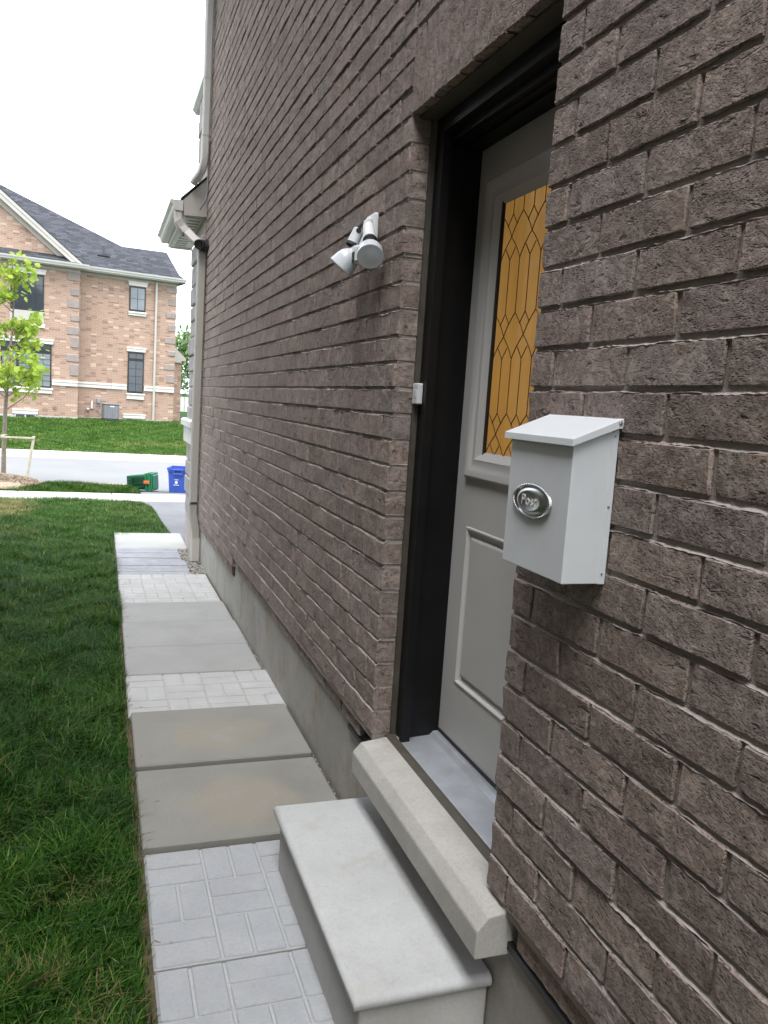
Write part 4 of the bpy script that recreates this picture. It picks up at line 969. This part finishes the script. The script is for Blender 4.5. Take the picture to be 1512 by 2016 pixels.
# ------------------------------------------------------------------ trees and fence far beyond the right corner of the street house
def far_tree(x, y, h, r, label, seed):
    rs = random.Random(seed); z0 = zg(y); t = thing('background_tree', label, 'tree', (x, y, z0), 'trees far behind the street house')
    b = MB(); b.tube([(x, y, z0), (x + .1, y, z0 + h * .4), (x, y, z0 + h * .8)], [.22, .15, .05], 8)
    for k in range(6): a = rs.uniform(0, 6.3); b.tube([(x + .05, y, z0 + h * rs.uniform(.3, .6)), (x + cos(a) * r * .6, y + sin(a) * r * .6, z0 + h * rs.uniform(.55, .85))], [.08, .03], 5)
    b.build('trunk', 'bark', t)
    c = MB()
    for k in range(90):
        u_ = rs.uniform(-1, 1); a = rs.uniform(0, 6.3); q = rs.random() ** .4; cx = x + cos(a) * (1 - u_ * u_) ** .5 * r * q; cy = y + sin(a) * (1 - u_ * u_) ** .5 * r * q; cz = z0 + h * .58 + u_ * h * .42 * q
        for l_ in range(26):
            p = (cx + rs.gauss(0, .45), cy + rs.gauss(0, .45), cz + rs.gauss(0, .4)); m_ = frame_m(p, (rs.gauss(0, 1), rs.gauss(-.5, 1), rs.gauss(.5, 1))); s_ = rs.uniform(.12, .26); c.r = rs.random()
            c._add([(-s_, 0, 0), (0, -s_ * .6, 0), (s_, 0, 0), (0, s_ * .6, 0)], [(0, 1, 2, 3)], m_)
    tag(c.build('crown', 'leaf_far', t), kind='stuff')
far_tree(6.0, 66, 6.5, 2.6, 'tall green tree seen in the gap right of the street house', 1)
far_tree(9.6, 72, 5.4, 2.6, 'second green tree in the gap, half behind the corner downspout', 2)
far_tree(3.0, 74, 6.0, 2.8, 'green tree hidden mostly behind the street house', 3)
ff = thing('garden_fence', 'pale low fence far behind the street house corner', 'fence', (7, 52, .45))
for k in range(26): MB().box(3.6 + k * .3, 3.87 + k * .3, 52, 52.03, .45, 1.35).build('board', 'trim_lt', ff)
for k in range(5): MB().box(3.5 + k * 1.9, 3.6 + k * 1.9, 51.95, 52.05, .45, 1.5).build('post', 'white_paint', ff)

# ------------------------------------------------------------------ grass
def grass(name, m, label, n, sampler, hmin, hmax, width, seed, lean=.6, dryf=None, segs=3, name_edge=False):
    r = np.random.default_rng(seed); x, y = sampler(r, n); n = len(x)
    z = np.array([zg(b_, a) for a, b_ in zip(x, y)]) if n < 1000 else np.interp(y, [a for a, b_ in ZP], [b_ for a, b_ in ZP])
    # clumps: neighbouring blades share a direction
    cx = np.sin(x * 9.1 + 3 * np.sin(y * 5.3)) + np.sin(y * 11.7 + 2 * np.sin(x * 7.9)); hd = cx * 1.6 + r.normal(0, 1.1, n)
    h = r.uniform(hmin, hmax, n) * (1 + .28 * np.sin(x * 4.1 + 1.3) * np.sin(y * 3.7)); wd = width * r.uniform(.6, 1.3, n)
    ln = h * np.abs(r.normal(lean, .35, n)); edge = np.clip((-.785 - x) / .05, .3, 1) if name_edge else 1.; ln = ln * edge; h = h * (.6 + .4 * edge) if name_edge else h; dx, dy = np.cos(hd), np.sin(hd)
    sx, sy = -dy, dx
    lv = [0, .45, .8, 1.] if segs == 3 else [0, .6, 1.]
    P = []; T = []
    for t in lv:
        c_x = x + dx * ln * t ** 2; c_y = y + dy * ln * t ** 2; c_z = z + h * (t - .28 * t * t * np.clip(ln / h, 0, 1.5)); ww = wd * (1 - t * .75) * .5
        if t < 1:
            P += [np.stack([c_x - sx * ww, c_y - sy * ww, c_z], 1), np.stack([c_x + sx * ww, c_y + sy * ww, c_z], 1)]; T += [t, t]
        else: P += [np.stack([c_x, c_y, c_z], 1)]; T += [1]
    k = len(P); V = np.stack(P, 1).reshape(-1, 3)
    base = (np.arange(n) * k)[:, None]
    quads = [[2 * i, 2 * i + 1, 2 * i + 3, 2 * i + 2] for i in range(len(lv) - 2)]; tri = [k - 3, k - 2, k - 1]
    Q = (base[:, None, :] + np.array(quads)[None]).reshape(-1, 4); Tr = base + np.array(tri)[None]
    me = bpy.data.meshes.new(name); me.vertices.add(len(V)); me.vertices.foreach_set('co', V.astype('f').ravel())
    loops = np.concatenate([Q.ravel(), Tr.ravel()]); tot = np.concatenate([np.full(len(Q), 4), np.full(len(Tr), 3)])
    me.loops.add(len(loops)); me.loops.foreach_set('vertex_index', loops.astype('i')); me.polygons.add(len(tot))
    me.polygons.foreach_set('loop_start', np.concatenate([[0], np.cumsum(tot)[:-1]]).astype('i')); me.update(calc_edges=True)
    a = me.attributes.new('rnd', 'FLOAT', 'POINT'); a.data.foreach_set('value', np.repeat(r.random(n), k).astype('f'))
    a = me.attributes.new('tip', 'FLOAT', 'POINT'); a.data.foreach_set('value', np.tile(T, n).astype('f'))
    dr = dryf(x, y, r) if dryf is not None else np.zeros(n)
    a = me.attributes.new('dry', 'FLOAT', 'POINT'); a.data.foreach_set('value', np.repeat(np.clip(dr, 0, 1), k).astype('f'))
    me.materials.append(M[m]); me.polygons.foreach_set('use_smooth', [True] * len(me.polygons))
    o = bpy.data.objects.new(name, me); COL.objects.link(o); return tag(o, label, 'grass', kind='stuff')
def blob(x, y, cx, cy, rx, ry): return np.clip(1.5 - 1.5 * np.sqrt(((x - cx) / rx) ** 2 + ((y - cy) / ry) ** 2), 0, 1)
def s_near(r, n):
    y = 1.5 + 5.3 * r.random(n) ** 1.15; x = -.782 - (.62 + .13 * y) * r.random(n) ** .9
    keep = r.random(n) > .8 * blob(x, y, -1.0, 2.62, .09, .05) + .75 * blob(x, y, -1.12, 2.35, .12, .06)
    return x[keep], y[keep]
def d_near(x, y, r):
    d = blob(x, y, -.99, 2.66, .16, .10) + .7 * blob(x, y, -1.10, 2.3, .18, .12) + .6 * blob(x, y, -.92, 2.1, .12, .2)
    e = np.clip(1 - (-.785 - x) / .03, 0, 1) * .55
    return (r.random(len(x)) < d * .36 + e * .8 + .02) * r.uniform(.4, 1, len(x))
grass('lawn', 'grass', 'dark green lawn beside the path in the foreground', 60000, s_near, .04, .085, .0052, 11, 1.0, d_near, 3, True)
def s_mid(r, n):
    y = 5.9 + 8.25 * r.random(n) ** 1.05; xr = np.interp(y, [6.2, 9.9, 10.2, 11.5, 13.2, 13.7, 14.1], [-.79, -.79, -.12, -.15, -.18, -.3, -.5]); xl = -(1.25 + .13 * y + .35)
    return xr + (xl - xr) * r.random(n), y
def d_mid(x, y, r):
    d = blob(x, y, -2.25, 12.7, .55, 1.5) * 1.0 + .2 * blob(x, y, -2.0, 10.3, .5, .8) + .15 * blob(x, y, -.5, 12.6, .5, 1.2) + np.clip(1 - (y - 14.0) / -.1, 0, 1) * .3
    return (r.random(len(x)) < d * .75 + .05) * r.uniform(.4, 1, len(x))
grass('lawn', 'grass_mid', 'brighter green front lawn in front of the sidewalk', 110000, s_mid, .04, .085, .0068, 12, .85, d_mid, 2)
def s_blv(r, n):
    y = 15.03 + .86 * r.random(n); xr = np.interp(y, [15.0, 15.4, 15.75, 15.9], [-.26, -.3, -.42, -.75]); x = xr - 3.0 * r.random(n)
    keep = ((x + 2.58) / .66) ** 2 + ((y - 15.75) / .46) ** 2 > 1
    return x[keep], y[keep]
grass('lawn', 'grass_mid', 'green grass strip between sidewalk and road', 30000, s_blv, .05, .10, .007, 13, .5, lambda x, y, r: (r.random(len(x)) < .06 + .6 * np.clip((y - 15.7) / .2, 0, 1) * (x > -1.4)) * 1., 2)
def s_far(r, n):
    y = 23.07 + 10.2 * r.random(n) ** 1.2; x = -6.2 + 10.5 * r.random(n); return x, y
def d_far(x, y, r):
    d = np.exp(-((y - 25.2 - .25 * np.sin(x)) / .35) ** 2) * .55 * (np.sin(x * 1.3 + .5) > -.3) + np.clip(1 - (y - 23.07) / .3, 0, 1) * .4
    return (r.random(len(x)) < d + .03) * r.uniform(.4, 1, len(x))
grass('lawn', 'grass_far', 'green lawn across the street in front of the orange brick house', 130000, s_far, .05, .10, .016, 14, .5, d_far, 2)

# clippings and crumbs on the slabs
db_ = MB(); rs = random.Random(77)
for k in range(45):
    y = rs.uniform(1.9, 7.4); left = rs.random() < .7
    x = -.775 + abs(rs.gauss(0, .035)) if left else .0 - abs(rs.gauss(0, .03))
    if not left and y < 2.72: x = -.352 - abs(rs.gauss(0, .02))
    zt_ = -.004 if y < 2.84 else (.012 if y < 3.48 else (.026 if y < 4.12 else (.003 if y < 6.2 else -.022)))
    l_ = rs.uniform(.004, .012) if left else rs.uniform(.002, .004); db_.r = rs.random()
    db_.box(-l_, l_, -.0012 if left else -l_ * .7, .0012 if left else l_ * .7, 0, .0016, 0, Matrix.Translation((x, y, zt_)) @ Matrix.Rotation(rs.uniform(0, 6.3), 4, 'Z') @ Matrix.Rotation(rs.gauss(0, .12), 4, 'Y'))
tag(db_.build('debris', 'mulch'), 'dry grass clippings and soil crumbs scattered on the path slabs', 'debris', kind='stuff')

# soft folded and cast edges
for o in bpy.data.objects:
    wd = {'body': .0016, 'lid': .0012, 'stone_sill': .004, 'riser': .004, 'threshold': .0015, 'wall_plate': .002}.get(o.name.split('.')[0])
    if wd and o.type == 'MESH':
        bv = o.modifiers.new('edge', 'BEVEL'); bv.width = wd; bv.segments = 2; bv.limit_method = 'ANGLE'; bv.angle_limit = radians(25)
